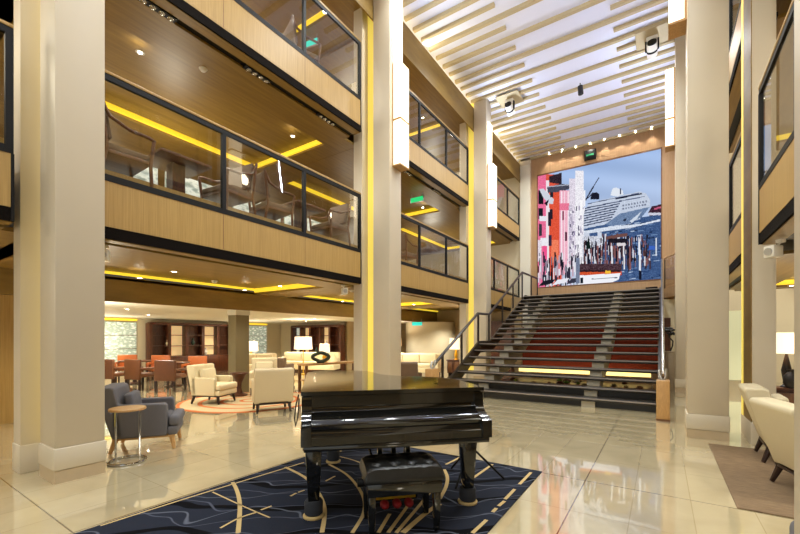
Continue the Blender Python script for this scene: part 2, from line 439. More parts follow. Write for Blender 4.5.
# upper deck ceiling above the top balcony
for (xa, xb, nm) in ((-17, FL - .03, 'ceiling'), (FR + .03, 7, 'ceiling')):
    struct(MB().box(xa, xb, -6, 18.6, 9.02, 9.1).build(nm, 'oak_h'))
for k in (0, 1):
    ya, yb = ybay(k)
    cvp = struct(MB().box(-9.2, -6.4, ya + .05, ya + .1, 8.96, 9.015).build('trim_6', 'oak_h'))
    MB().box(-9.15, -9.08, ya + .1, yb - .05, 8.95, 9.015).build('cove_light', 'glow_yellow', cvp)
    MB().box(-9.08, -6.5, yb - .12, yb - .05, 8.95, 9.015).build('cove_light', 'glow_yellow', cvp)
struct(MB().box(FL - .04, FL, -6, 18.35, 8.7, 9.5).build('trim_3', 'oak_h'))
struct(MB().box(FR, FR + .04, -6, 18.35, 8.7, 9.5).build('trim_4', 'oak_h'))
# right lounge shell
struct(MB().box(5.4, 5.6, -6, 19, 0, 10).build('wall_right', 'tan'))
struct(MB().box(1.2, 5.6, 17.5, 17.7, 0, 10).build('wall_corner', 'wallpaint'))
struct(MB().box(3.6, 5.5, -6, 17.6, 2.5, 2.56).build('ceiling', 'oak_h'))

# atrium ceiling -----------------------------------------------------------------
ce = struct(MB().box(-6.0, 1.6, -6, 18.6, CZ, CZ + .1).build('ceiling', 'ceil'))
y = -5.6; i = 0
while y < 18.3:
    if i % 2 == 0: MB().box(-5.5, 1.0, y, y + .1, CZ - .09, CZ - .001).build('ceiling_rib', 'rib', ce)
    else:
        MB().box(-5.5, -3.42, y, y + .09, CZ - .08, CZ - .001).build('ceiling_rib', 'rib', ce)
        MB().box(-1.05, 1.0, y, y + .09, CZ - .08, CZ - .001).build('ceiling_rib', 'rib', ce)
    y += .425; i += 1
cs = MB().box(-5.56, -5.51, -5.5, 18.2, CZ - .24, CZ - .21).build('cove_light', 'glow_cove', ce)
cs = MB().box(1.09, 1.14, -5.5, 18.2, CZ - .24, CZ - .21).build('cove_light', 'glow_cove', ce)

# screen wall -----------------------------------------------------------------------
sw = MB().box(-5.45, -4.72, YS - .04, YS + .1, 0, CZ).box(.04, 1.3, YS - .04, YS + .1, 0, CZ).box(-4.72, .04, YS - .04, YS + .1, 8.9, CZ).box(-4.72, .04, YS - .04, YS + .1, 0, 3.72)
struct(sw.build('wall_front', 'oak_x'))

NX, NZ = 210, 228
SX0, SX1, SZ0, SZ1 = -4.68, .0, 3.76, 8.84
def picture():
    A = np.zeros((NZ, NX, 3)); rng = np.random.default_rng(5)
    # image pixel coordinates of the screen area; rect() undoes their perspective skew
    def rect(px, py):
        top = 176 - (px - 537.6) * 28 / 123.4; bot = 288 - (px - 537.6) * 8.6 / 123.4
        u = (px - 537.6) / 123.4; u = u * (1 + .15 * (1 - u) * .9)
        return u * NX, (1 - (py - top) / (bot - top)) * NZ
    yy, xx = np.mgrid[0:NZ, 0:NX] + .5
    def poly(pts, c, jit=0):
        P = [rect(*p) for p in pts]; ins = np.zeros((NZ, NX), bool)
        for (xa, ya), (xb, yb) in zip(P, P[1:] + P[:1]):
            cond = (ya > yy) != (yb > yy)
            with np.errstate(divide='ignore', invalid='ignore'):
                xi = (xb - xa) * (yy - ya) / (yb - ya + 1e-9) + xa
            ins ^= cond & (xx < xi)
        col = np.array(c, float)
        A[ins] = col + (rng.normal(0, jit, (ins.sum(), 1)) if jit else 0)
    def r(x0, x1, y0, y1, c, jit=0): poly([(x0, y0), (x1, y0), (x1, y1), (x0, y1)], c, jit)
    def line(p, q, w, c):
        dx, dy = q[0] - p[0], q[1] - p[1]; L = math.hypot(dx, dy) or 1; nx, ny = -dy / L * w / 2, dx / L * w / 2
        poly([(p[0] + nx, p[1] + ny), (q[0] + nx, q[1] + ny), (q[0] - nx, q[1] - ny), (p[0] - nx, p[1] - ny)], c)
    A[:] = (168, 190, 226)
    g = (yy / NZ)[..., None]
    A[:] = np.array((200, 210, 230)) * (1 - g) + np.array((160, 186, 228)) * g + 8 * np.sin(xx / 23 + yy / 9)[..., None]
    # water
    poly([(580, 226), (662, 214), (662, 292), (580, 292)], (62, 88, 132), 14)
    for _ in range(150):
        x = rng.uniform(582, 660); yq = rng.uniform(220, 286); l = rng.uniform(2, 7)
        c = [(44, 66, 108), (104, 132, 174), (26, 40, 70), (170, 188, 214)][rng.integers(4)]
        line((x, yq), (x + l, yq - l * .12), rng.uniform(.5, 1.1), c)
    poly([(584, 231), (612, 226), (640, 224), (660, 219), (660, 221), (630, 228), (584, 234)], (214, 222, 236), 10)
    # ship
    poly([(583, 229), (583, 212), (590, 203), (604, 199), (618, 196), (640, 191), (646, 193), (650, 199), (650, 207), (640, 219), (616, 226), (607, 224)], (196, 206, 224), 6)
    for q in range(8):
        line((583, 208.5 + q * 2.5), (622 - q * 1.5, 200.5 + q * 2.7), 1.15, (58, 68, 100))
    line((588, 203.5), (640, 192.5), .8, (84, 94, 124))
    line((616, 198.5), (642, 193.2), 1.3, (28, 34, 54)); line((612, 202.5), (645, 196), .9, (90, 100, 130))
    for q in range(9): r(623 + q * 2.8, 624.6 + q * 2.8, 204.2 - q * .5, 206 - q * .5, (120, 128, 150)); r(623 + q * 2.7, 624.5 + q * 2.7, 207.6 - q * .5, 209.2 - q * .5, (110, 118, 142))
    poly([(606, 224), (620, 213.5), (650, 206.5), (642, 217), (628, 223.5), (613, 226)], (108, 130, 164), 10)
    poly([(630, 221), (642, 211), (637, 219), (632, 223)], (206, 216, 230)); poly([(624, 219), (627, 218), (626, 221), (623, 221)], (36, 44, 66))
    poly([(591, 199), (592, 193), (597, 191.5), (600, 194), (600, 199)], (26, 28, 42))
    poly([(611, 195), (613, 188), (617, 187), (623, 190), (624, 194), (618, 196)], (226, 232, 242)); line((621, 188), (621, 194), .8, (70, 74, 96))
    line((599.5, 177), (594, 186), .8, (60, 62, 84)); line((594, 186), (586, 200), 1.4, (44, 44, 62)); line((588, 198), (594, 192), 1.0, (44, 44, 62))
    # far shore at the right
    poly([(648, 213), (652, 206), (661, 204), (661, 213), (650, 216)], (64, 36, 52), 16); poly([(654, 208), (661, 206), (661, 208), (654, 209.6)], (190, 90, 120)); r(648, 661, 212.5, 215, (205, 206, 220), 10)
    # buildings
    r(537, 549, 172, 290, (232, 110, 150), 8); r(546, 562, 174, 290, (218, 86, 64), 10); r(546, 549, 180, 290, (238, 226, 232))
    poly([(549, 182), (549, 176), (562, 172), (562, 184)], (46, 34, 44), 12); poly([(547, 187), (560, 183.5), (572, 184), (569, 189), (561, 191), (548, 193)], (70, 72, 88), 8)
    line((547, 186.5), (571, 184), 1, (170, 174, 190)); r(549, 560, 192, 250, (222, 84, 58), 8); r(551, 559, 240, 263, (238, 126, 92), 8)
    r(560, 570, 190, 275, (238, 176, 196), 8)
    for q in (561.5, 564.5, 568): r(q, q + 1, 191, 262, (250, 236, 242))
    r(560, 570, 203, 210, (232, 120, 150), 6); r(562.4, 564, 211, 220, (130, 40, 70)); r(565, 567.6, 232, 241, (90, 34, 60)); r(569.5, 577, 178, 272, (222, 214, 228), 14); r(576, 584, 170, 276, (236, 234, 242), 14)
    r(569, 573, 205, 262, (196, 188, 206), 26)
    for _ in range(70):
        x = rng.uniform(568, 584); yq = rng.uniform(205, 270); r(x, x + rng.uniform(.5, 1.4), yq, yq + rng.uniform(1, 5), [(80, 76, 104), (250, 250, 252), (150, 140, 170)][rng.integers(3)])
    r(581, 583, 200, 215, (250, 250, 252)); poly([(581, 212), (586, 206), (584, 216)], (240, 240, 246)); r(584, 586, 190, 206, (240, 242, 248))
    # shutters, awnings and windows on the pink and red walls
    r(538.2, 543.5, 190, 204, (22, 22, 30)); poly([(539, 189), (543, 188), (554, 199), (553, 204), (548, 203), (543, 197)], (206, 210, 222)); poly([(544, 203), (549, 199), (547, 206)], (30, 28, 36))
    r(550, 553.5, 192, 197, (40, 36, 46)); r(549.6, 553, 209, 219, (34, 30, 42)); r(548.5, 549.6, 208, 220, (238, 236, 242)); r(538, 543, 208, 219, (26, 28, 36), 8); r(539, 546, 216, 221, (230, 230, 238)); r(538.4, 542, 224, 236, (52, 54, 64), 10)
    r(548.6, 552, 235, 246, (56, 44, 66)); r(540, 548, 238, 246, (234, 232, 240), 8); r(548, 551, 212, 226, (40, 30, 44)); r(543, 547, 246, 262, (236, 84, 140))
    r(537.6, 541, 240, 262, (226, 214, 226), 16)
    # quay: masts, piles and moored boats
    for _ in range(150):
        x = rng.uniform(537.6, 582); yq = rng.uniform(252, 280); h = rng.uniform(3, 16)
        r(x, x + rng.uniform(.5, 1.6), yq, min(289, yq + h), [(26, 24, 36), (222, 222, 232), (130, 126, 142), (48, 46, 62), (190, 160, 178), (40, 38, 54)][rng.integers(6)])
    for q in range(3): poly([(538 + q * 14, 287 - q), (544 + q * 14, 281 - q), (556 + q * 14, 279.5 - q), (552 + q * 14, 284 - q)], [(30, 28, 38), (232, 232, 240), (54, 54, 70)][q])
    r(583, 604, 236, 262, (196, 200, 214), 30)
    for _ in range(340):
        x = rng.uniform(583, 650); yq = rng.uniform(233 if x > 600 else 240, 262); h = rng.uniform(3, 14)
        if x > 632: h *= .7
        r(x, x + rng.uniform(.5, 1.5), yq, min(yq + h, 272), [(30, 26, 38), (66, 46, 50), (104, 72, 72), (214, 214, 224), (34, 40, 62), (140, 92, 92), (24, 24, 36)][rng.integers(7)])
    poly([(608, 236), (628, 233), (628, 236), (608, 239.5)], (112, 76, 72)); r(609, 627, 238.5, 243, (30, 26, 36), 8); r(617, 626, 243, 246, (222, 214, 218))
    poly([(586.4, 249), (589, 236), (591.6, 249)], (18, 32, 28)); r(584, 590, 233, 236, (200, 208, 224)); r(598, 602, 232, 238, (206, 214, 230))
    for q in (598, 606, 612, 618, 624, 630): line((q, 246), (q + .8, 270), 1.3, (140, 92, 92) if q % 4 else (232, 232, 238))
    r(649, 655, 246, 250, (60, 100, 190)); line((656.5, 238), (656.5, 256), 1.2, (210, 216, 228))
    r(578, 622, 264, 271, (70, 48, 56), 20); r(578, 622, 271.5, 275.5, (206, 82, 44), 14); r(578, 621, 270.6, 272.3, (40, 26, 34)); r(606, 611, 271, 274, (244, 190, 60))
    poly([(578, 276), (621, 273.5), (619, 280), (612, 283), (578, 286)], (240, 242, 248)); line((592, 279.5), (618, 278), .7, (60, 66, 90)); r(576.5, 580, 258, 284, (116, 126, 150), 10)
    line((639.4, 242), (640.6, 276), 2.0, (228, 232, 242)); line((640.4, 271), (640.6, 280), 2.4, (22, 24, 40)); r(581, 583.5, 278, 284, (24, 30, 40))
    return np.clip(A, 0, 255)
def make_screen():
    A = picture() / 255.0; A = np.where(A <= .04045, A / 12.92, ((A + .055) / 1.055) ** 2.4)
    xs = np.linspace(SX0, SX1, NX + 1); zs = np.linspace(SZ0, SZ1, NZ + 1)
    V = np.zeros(((NZ + 1) * (NX + 1), 3)); V[:, 0] = np.tile(xs, NZ + 1); V[:, 2] = np.repeat(zs, NX + 1); V[:, 1] = YS - .03
    j, i = np.mgrid[0:NZ, 0:NX]; a = (j * (NX + 1) + i).ravel()
    Fc = np.stack([a, a + 1, a + NX + 2, a + NX + 1], 1)
    me = bpy.data.meshes.new('picture'); me.from_pydata(V.tolist(), [], Fc.tolist())
    at = me.color_attributes.new('picture', 'FLOAT_COLOR', 'CORNER')
    C4 = np.ones((NZ * NX, 4)); C4[:, :3] = A.reshape(-1, 3)
    at.data.foreach_set('color', np.repeat(C4, 4, axis=0).astype(np.float32).ravel())
    me.materials.append(M['screen'])
    return me
scr = thing('video_screen', 'huge wall screen showing a cruise ship in a harbour beside red and pink houses', 'screen', (0, 0, 0))
o = bpy.data.objects.new('picture', make_screen()); COL.objects.link(o); o.parent = scr
f = MB()
for b_ in ((-4.72, -4.68, 3.72, 8.9), (0, .04, 3.72, 8.9), (-4.68, 0, 3.72, 3.76), (-4.68, 0, 8.84, 8.9)): f.box(b_[0], b_[1], YS - .05, YS + .02, b_[2], b_[3])
f.build('frame', 'brownwood', scr); MB().box(-4.7, .02, YS - .02, YS + .02, 3.74, 8.88).build('back_panel', 'black', scr)
e = thing('exit_sign', 'black exit sign box with a green glowing bar above the wall screen', 'sign', (-2.5, YS - .1, 9.02))
MB().box(-.22, .22, -.04, .055, 0, .42, .01).build('housing', 'black', e)
MB().box(-.14, .14, -.045, -.039, .16, .24).build('lettering', 'sign_dim', e)

# staircase ------------------------------------------------------------------------------
SLx, SRx = -4.63, -.05
st = thing('staircase', 'wide open staircase of dark treads with a mid landing below the wall screen', 'staircase', (0, 0, 0))
def tread(y0, y1, z):
    MB().box(SLx, SRx, y0, y1, z - .06, z, .006).build('tread', 'tread', st)
    MB().box(SLx, SRx, y0 - .012, y0 + .014, z - .018, z + .004).build('nosing', 'nosing', st)
DT = 3.14
rl = 1.28 / 7; gl = 2.34 / 6
for i in range(7):
    z = rl * (i + 1); y = 9.0 + gl * i
    tread(y, y + (gl + .03 if i < 6 else .99), z)
ru = (DT - 1.28) / 11; gu = 4.0 / 11
for i in range(11):
    z = 1.28 + ru * (i + 1); y = 12.3 + gu * i
    tread(y, y + (gu + .03 if i < 10 else .4), z)
MB().box(SLx, SRx, 16.36, YS - .06, DT - .3, DT).build('landing', 'tread', st)
def saw(xa, xb, nm, mat):
    mb = MB()
    def flight(y0, z0, r_, g_, n, last):
        top = []; 
        for i in range(n):
            top += [(y0 + g_ * i + .05, z0 + r_ * i), (y0 + g_ * i + .05, z0 + r_ * (i + 1) - .061)]
        top.append((y0 + g_ * (n - 1) + last, z0 + r_ * n - .061))
        bot = [(y0 + g_ * (n - 1) + last, z0 + r_ * n - .36), (y0 + .35, max(0, z0 - .02 - .2) if z0 else 0)]
        return top + bot
    mb.prism(flight(9.0, 0, rl, gl, 7, .95), xa, xb, 'x')
    mb.prism(flight(12.3, 1.28, ru, gu, 11, .4), xa, xb, 'x')
    return mb.build(nm, mat, st)
for xc in (-3.75, -1.28): saw(xc - .13, xc + .13, 'centre_stringer', 'stringer')
MB().box(SLx + .05, SRx - .02, 9.12, 9.2, 0, rl - .07).build('kick_board', 'tread', st)
MB().box(SLx + .05, SRx - .02, 9.5, 9.58, 0, 2 * rl - .07).build('kick_board', 'tread', st)
def side_stringer(x, nm):
    pr = [(8.98, 0), (8.98, .2), (11.34, 1.36), (12.3, 1.36), (16.3, DT + .08), (16.5, DT + .08), (16.5, DT - .3), (16.3, DT - .3), (12.4, 1.0), (11.4, 1.0), (9.4, 0)]
    MB().prism(pr, x - .03, x + .03, 'x').build(nm, 'bronze', st)
side_stringer(SLx - .03, 'side_stringer'); side_stringer(SRx + .03, 'side_stringer')
MB().box(-4.1, SRx - .03, 14.0, 14.06, .44, 1.85).build('back_panel', 'redwall', st)
MB().box(-4.6, SRx - .02, 16.44, 16.55, 2.35, DT - .3).build('landing_fascia', 'tread', st)
lp = MB().box(-4.2, SRx - .2, 13.9, 14.0, .27, .42).build('light_strip', 'glow_led', st)
# planted pebble bed under the stairs
pb = thing('pebble_bed', 'low bed of brown pebbles and moss under the staircase', 'planter', (-2.3, 12.3, 0))
MB().box(-2.1, 2.1, -1.5, 1.5, 0, .08, .01).build('tray', 'walnut', pb)
for i in range(40):
    q = MB().ball((random.uniform(-2, 2), random.uniform(-1.4, 1.2), .1), random.uniform(.05, .13), 1, 1, .6, 8).build('pebble', random.choice(['brownwood', 'leaf', 'olive', 'walnut']), pb)

# stair railings
def stair_rail(x, label, glass):
    t = thing('stair_railing', label, 'railing', (x, 0, 0))
    top = [(0, 8.5, .78), (0, 8.62, .86), (0, 11.26, 2.2), (0, 12.2, 2.22), (0, 15.87, 4.1), (0, 18.2, 4.14)]
    MB().tube(top, .032 if glass else .04, 10).build('handrail', 'steel' if glass else 'bronze', t)
    posts = [(8.95, .05), (10.1, .62), (11.3, 1.34), (12.2, 1.36), (13.5, 1.98), (14.7, 2.58), (15.87, 3.0), (17.2, DT), (18.2, DT)]
    def zt(y):
        P = top
        for a, b in zip(P, P[1:]):
            if a[1] <= y <= b[1]: return a[2] + (b[2] - a[2]) * (y - a[1]) / (b[1] - a[1])
        return 4.14
    for (y, z) in posts: MB().box(-.02, .02, y - .035, y + .035, z, zt(y) - .02).build('post', 'bronze', t)
    g = [(8.98, .28), (11.3, 1.42), (12.25, 1.44), (16.0, 3.2), (18.2, 3.25), (18.2, 3.98), (15.9, 3.96), (12.2, 2.1), (11.26, 2.08), (8.98, .93)]
    if glass: MB().prism(g, -.006, .006, 'x').build('glass_pane', 'glass', t)
    MB().box(-.1, .1, 8.22, 8.6, 0, .7, .015).build('newel_post', 'oak_leg', t)
    MB().box(-.104, .104, 8.2, 8.62, 0, .03).build('newel_foot', 'brownwood', t)
    MB().tube([(-.05, 8.5, .86), (-.05, 8.42, .76), (0, 8.4, .68), (.05, 8.42, .76), (.05, 8.46, .9)], .03, 8).build('handrail_loop', 'steel', t)
    return t
stair_rail(SLx - .03, 'dark railing with sloping handrail on the left side of the staircase', 0)
stair_rail(SRx + .08, 'steel railing with honey oak newel on the right side of the staircase', 1)
b = thing('speaker_box', 'small black box on the top landing right below the wall screen', 'speaker', (-.28, 16.6, DT + .001))
MB().box(-.18, .18, -.06, .06, 0, .13, .01).build('housing', 'black', b); MB().box(-.16, .16, -.065, -.058, .02, .11).build('grille', 'mesh', b)

# little balcony right of the landing
lb = struct(MB().prism([(.05, 18.3), (.05, 17.9), (.45, 16.9), (1.3, 16.5), (1.3, 18.3)], D2 - .35, D2).build('floor', 'oak_x'))
t = thing('glass_balustrade', 'short glass balustrade right of the top landing with wooden rail', 'railing', (0, 0, D2), 0, 'glass balustrades of the balconies')
MB().tube([(.12, 17.9, 1.15), (.46, 16.95, 1.15)], .03, 8).build('handrail', 'oak_leg', t)
MB().prism([(.12, 17.9), (.13, 17.91), (.47, 16.96), (.46, 16.95)], .08, 1.1).build('glass_pane', 'glass', t)
for p in ((.12, 17.9), (.46, 16.95)): MB().box(p[0] - .02, p[0] + .02, p[1] - .02, p[1] + .02, 0, 1.14).build('post', 'bronze', t)
# alcove right of the stairs
struct(MB().box(.02, 1.3, 17.75, 17.85, 0, 2.9).build('wall_alcove', 'wallpaint'))
struct(MB().box(.06, .3, 17.68, 17.76, 0, 2.2).build('door_1', 'walnut'))
t = thing('pedestal', 'grey square pedestal between staircase and right column', 'pedestal', (.22, 13.4, 0))
MB().box(-.11, .11, -.11, .11, 0, 1.05, .006).build('shaft', 'plinth', t); MB().box(-.13, .13, -.13, .13, 1.05, 1.08, .005).build('cap', 'plinth', t)
t = thing('plant_sculpture', 'black twisted tree sculpture standing on the grey pedestal', 'sculpture', (.22, 13.4, 1.08))
MB().tube([(0, 0, 0), (.05, .02, .15), (.06, 0, .28), (-.03, 0, .4), (-.02, .02, .5)], .018, 8).build('trunk', 'dark', t)
cr = MB()
for i in range(12): cr.ball((random.uniform(-.12, .1), random.uniform(-.08, .08), random.uniform(.46, .64)), random.uniform(.04, .07), 1.3, 1, .7, 8)
cr.build('crown', 'dark', t)

# wall sconces -----------------------------------------------------------------------------------
def sconce(x, y, zs, side, label):
    t = thing('wall_sconce', label, 'lamp', (x, y, 0), 0, 'tall lit sconces on the columns')
    s = 1 if side == 'L' else -1
    def bx(mb, d0, d1, a, b, z0, z1, bv=.01):
        xa, xb = sorted((s * d0, s * d1)); return mb.box(xa, xb, a, b, z0, z1, bv)
    z0, z1, z2, z3 = zs
    bx(MB(), .03, .22, -.05, .3, z0, z1 - .02).build('shade', 'glow_sconce', t)
    bx(MB(), .03, .22, -.05, .3, z1 + .02, z2).build('shade', 'glow_sconce', t)
    if z3: bx(MB(), .01, .05, -.05, .3, z2 + .04, z3).build('shade', 'glow_sconce', t)
    fr = MB(); bx(fr, 0, .225, -.055, .305, z1 - .02, z1 + .02, 0); bx(fr, 0, .225, -.055, .305, z0 - .03, z0, 0); bx(fr, 0, .03, -.05, .3, z0, z2, 0)
    fr.build('frame', 'oak_leg', t)
sconce(XL, 7.2, (5.3, 6.3, 7.55, 9.2), 'L', 'tall lit sconce on the second left column from the foreground')
sconce(XL, 12.92, (5.28, 6.2, 7.42, 8.9), 'L', 'tall lit sconce on the third left column beside the staircase')
sconce(XR, 12.92, (6.67, 7.4, 8.75, 0), 'R', 'tall lit sconce on the far right column beside the wall screen')
sconce(XR, 7.22, (6.2, 7.3, 8.6, 0), 'R', 'tall lit sconce on the nearer right column at the top edge')

# moving lights and other ceiling items --------------------------------------------------------------
def moving_head(loc, rz, label):
    t = thing('spotlight_mount', label, 'spotlight', loc, rz, 'moving spotlights under the ceiling'); t.scale = (.95, .95, .95)
    MB().box(-.4, .4, -.4, .4, 0, .03, .01).build('mount_plate', 'rib', t)
    MB().box(-.14, .14, -.1, .1, -.1, 0, .02).build('base', 'white_pl', t)
    for s_ in (-1, 1): MB().box(s_ * .15 - .02, s_ * .15 + .02, -.05, .05, -.36, -.08, .01).build('yoke_arm', 'black', t)
    MB().tube([(0, -.16, -.26), (0, .16, -.42)], .13, 14).build('head', 'white_pl', t)
    MB().tube([(0, -.2, -.24), (0, -.155, -.26)], .115, 14).build('lens', 'black', t)
    MB().tube([(0, .0, -.34), (0, .05, -.365)], .135, 14).build('band', 'black', t)
moving_head((-4.3, 13.2, CZ - .13), 0, 'white moving spotlight on ceiling plate by the third left column')
moving_head((-.2, 12.6, CZ - .13), 0, 'white moving spotlight on ceiling plate at the right side')
t = thing('hanging_spotlight', 'small dark cylindrical spotlight hanging from the middle of the slatted ceiling', 'spotlight', (-2.15, 13.6, CZ - .12))
MB().tube([(0, 0, 0), (0, 0, -.12)], .015, 6).build('stem', 'black', t); MB().tube([(0, 0, -.1), (.02, 0, -.36)], .08, 12).build('body', 'dark', t)

def flood(loc, rz, label):
    t = thing('spotlight_bracket_mount', label, 'spotlight', loc, rz, 'small white spotlights below the balconies'); t.scale = (.8, .8, .8)
    MB().box(-.04, .04, -.04, .04, -.05, 0, .005).tube([(0, 0, -.04), (0, -.08, -.12)], .015, 6).build('bracket', 'white_pl', t)
    MB().box(-.075, .075, -.2, -.04, -.27, -.1, .015).build('head', 'white_pl', t)
    MB().tube([(0, -.2, -.185), (0, -.215, -.187)], .055, 12).build('lens', 'steel', t)
flood((-5.72, 2.0, 2.6), 60, 'small white spotlight under middle deck beside the foreground left column')
flood((-5.72, 6.35, 2.6), 60, 'small white spotlight under middle deck beside the second left column')
flood((1.16, 6.25, 2.6), -50, 'small white spotlight under right middle deck balcony')
flood((-5.6, .95, 2.6), 40, 'small white spotlight at the left edge under the nearest balcony')

def cluster(y, label):
    t = thing('spot_track', label, 'spotlight', (-5.72, y, D3 - .69), 0, 'clusters of four small spots under the upper deck')
    MB().box(-.05, .05, -.25, .25, -.005, .04).build('housing', 'black', t)
    for q in range(4): MB().ball((0, -.17 + q * .115, -.012), .042, 1, 1, .6, 10).build('spot', 'chrome', t)
for i, y in enumerate((2.6, 4.2, 5.85, 8.9, 10.6)):
    cluster(y, f'cluster of four small chrome spots, {ORD[i]} from the foreground under upper deck')

DL = []
def downlight(x, y, z, label, grp, r=.05, power=40, spot=True, color=(1, .86, .62), ang=120):
    t = thing('ceiling_downlight', label, 'light', (x, y, z), 0, grp)
    MB().lathe([(r + .02, -.006), (r + .02, .0), (r, .0), (r, -.006)], n=14).build('trim_ring', 'white_pl', t)
    MB().lathe([(r, -.004), (r * .5, -.008), (.001, -.008)], n=14).build('lens', 'glow_down', t)
    DL.append((x, y, z, power, color, ang))
for xi, x in enumerate((-7.1, -8.4)):
    for i, y in enumerate((3.5, 5.8, 9.3, 11.5)):
        downlight(x, y, 2.615, f'recessed downlight in lower wooden ceiling, {ORD[i]} from foreground, {"near" if xi == 0 else "far"} row', 'downlights of the lower wooden ceiling', power=34)
for i, y in enumerate((2.84, 5.9, 8.3, 11.6)):
    downlight(-6.8, y, D3 - .695, f'bright recessed downlight above the middle left balcony, {ORD[i]} from foreground', 'downlights above the middle left balcony', .045, 45)
for i, y in enumerate((3.0, 5.6, 9.0, 11.6)):
    downlight(-6.8, y, 9.015, f'recessed downlight above the upper left balcony, {ORD[i]} from foreground', 'downlights above the upper left balcony', .045, 45)
for i in range(8):
    downlight(-4.15 + i * .55, 18.2, CZ - .005, f'small downlight washing the wall above the screen, {ORD[i]} from left', 'downlights above the wall screen', .045, 110, ang=80)
for i, (x, y) in enumerate(((-11.5, 4.5), (-13.8, 6.0), (-11.2, 7.6), (-13.5, 9.2), (-11.0, 10.6), (-13.2, 12.2), (-9.9, 14.5))):  # downlights added to keep the left lounge lit
    downlight(x, y, 2.195, f'added small downlight in pale lounge ceiling, {ORD[i]} counting away from the dining chairs', 'added downlights of the pale lounge ceiling', .045, 30)
for i, (x, y) in enumerate(((2.0, 4.5), (2.4, 8.6), (2.4, 12.0))):
    downlight(x, y, 2.61, f'recessed downlight in right lounge ceiling, {ORD[i]} from foreground', 'downlights of the right lounge', .05, 40)
for (x, y, z, nm) in ((-7.6, 4.55, 2.62, 'lower wooden ceiling in the front bay'), (-6.35, 3.6, D3 - .69, 'ceiling above the middle balcony'), (-6.3, 7.3, 2.62, 'lower ceiling behind the second left column')):
    t = thing('smoke_detector', 'round white smoke detector on the ' + nm, 'detector', (x, y, z), 0, 'smoke detectors')
    MB().lathe([(.055, 0), (.055, -.02), (.035, -.045), (.001, -.047)], n=16).build('cap', 'white_pl', t); MB().lathe([(.065, .004), (.065, -.006), (.001, -.006)], n=16).build('base', 'white_pl', t)
for (x, y, z, rz, mt, nm) in ((-7.3, 6.9, 8.75, 10, 'sign_cyan', 'glowing teal exit sign under the upper deck ceiling'), (-6.3, 10.4, 5.68, 0, 'sign_green', 'glowing green exit sign above the middle balcony of the second bay'), (-8.6, 14.2, 1.98, 10, 'sign_cyan', 'small cyan exit sign deep in the lower lounge')):
    t = thing('exit_sign', nm, 'sign', (x, y, z), rz, 'hanging exit signs')
    MB().box(-.24, .24, -.02, .02, -.01, .15, .005).build('housing', 'steel', t); MB().box(-.22, .22, -.026, -.019, .0, .14).build('lit_face', mt, t)
    MB().box(-.2, -.19, -.005, .005, .14, .28).box(.19, .2, -.005, .005, .14, .28).build('hanger', 'steel', t)

# carpet under the piano ---------------------------------------------------------------------------------
cp = MB().box(-3.6, -1.07, -1.0, 4.37, 0, .008)
cp.m(1)
def strip(pts, w):
    pts = [Vector((p[0], p[1], .0088)) for p in pts]
    L_, R_ = [], []
    for i, p in enumerate(pts):
        d = pts[min(i + 1, len(pts) - 1)] - pts[max(i - 1, 0)]; d.normalize(); n = Vector((-d.y, d.x, 0)) * w / 2
        L_.append(cp.bm.verts.new(p + n)); R_.append(cp.bm.verts.new(p - n))
    for i in range(len(pts) - 1):
        f = cp.bm.faces.new((L_[i], L_[i + 1], R_[i + 1], R_[i])); f.material_index = 1
def curve(P, n=24):
    out = []
    P = [P[0]] + list(P) + [P[-1]]
    for i in range(1, len(P) - 2):
        p0, p1, p2, p3 = [Vector((q[0], q[1])) for q in P[i - 1:i + 3]]
        for k in range(n):
            t = k / n
            out.append(.5 * ((2 * p1) + (p2 - p0) * t + (2 * p0 - 5 * p1 + 4 * p2 - p3) * t * t + (3 * p1 - p0 - 3 * p2 + p3) * t ** 3))
    out.append(Vector(P[-2][:2])); return [(q.x, q.y) for q in out]
GOLD = [(0.035, [(-3.86, 2.44), (-3.42, 2.26), (-3.04, 2.05), (-2.6, 1.74)]), (0.035, [(-3.49, 2.92), (-3.07, 2.82), (-2.69, 2.63), (-2.36, 2.39), (-2.09, 2.09)]), (0.03, [(-3.15, 3.26), (-2.8, 3.14), (-2.48, 2.95), (-2.21, 2.73), (-2.03, 2.5), (-1.9, 2.21)]), (0.02, [(-3.58, 1.22), (-3.54, 1.98), (-3.44, 3.15)]), (0.015, [(-3.49, 2.07), (-2.95, 2.04), (-2.61, 2.03)]), (0.02, [(-2.78, 1.71), (-2.81, 1.89), (-2.78, 2.04)]), (0.02, [(-2.79, 2.08), (-2.78, 2.18)]), (0.02, [(-2.81, 2.41), (-2.82, 2.49)]), (0.02, [(-2.82, 2.51), (-2.81, 2.58)]), (0.02, [(-2.81, 2.86), (-2.83, 3.02)]), (0.03, [(-1.74, 2.32), (-1.85, 2.62)]), (0.03, [(-1.68, 2.36), (-1.79, 2.76), (-1.85, 2.97)]), (0.03, [(-1.63, 2.39), (-1.76, 3.04), (-1.82, 3.27)]), (0.045, [(-1.59, 2.42), (-1.61, 2.78), (-1.6, 3.02)]), (0.035, [(-1.65, 3.11), (-1.73, 3.39), (-1.84, 3.64), (-1.98, 3.84)]), (0.03, [(-2.04, 4.0), (-2.02, 4.33)]), (0.03, [(-1.61, 3.76), (-1.6, 4.3)]), (0.03, [(-1.16, 3.86), (-1.16, 4.27)]), (0.03, [(-1.16, 3.43), (-1.16, 3.71)]), (0.03, [(-1.16, 3.26), (-1.15, 3.39)]), (0.03, [(-1.16, 3.12), (-1.16, 3.21)]), (0.03, [(-1.16, 2.7), (-1.15, 2.96)]), (0.03, [(-3.4, 3.71), (-3.42, 3.97), (-3.31, 4.11)]), (0.02, [(-3.33, 3.55), (-3.07, 3.54), (-2.86, 3.5)])]
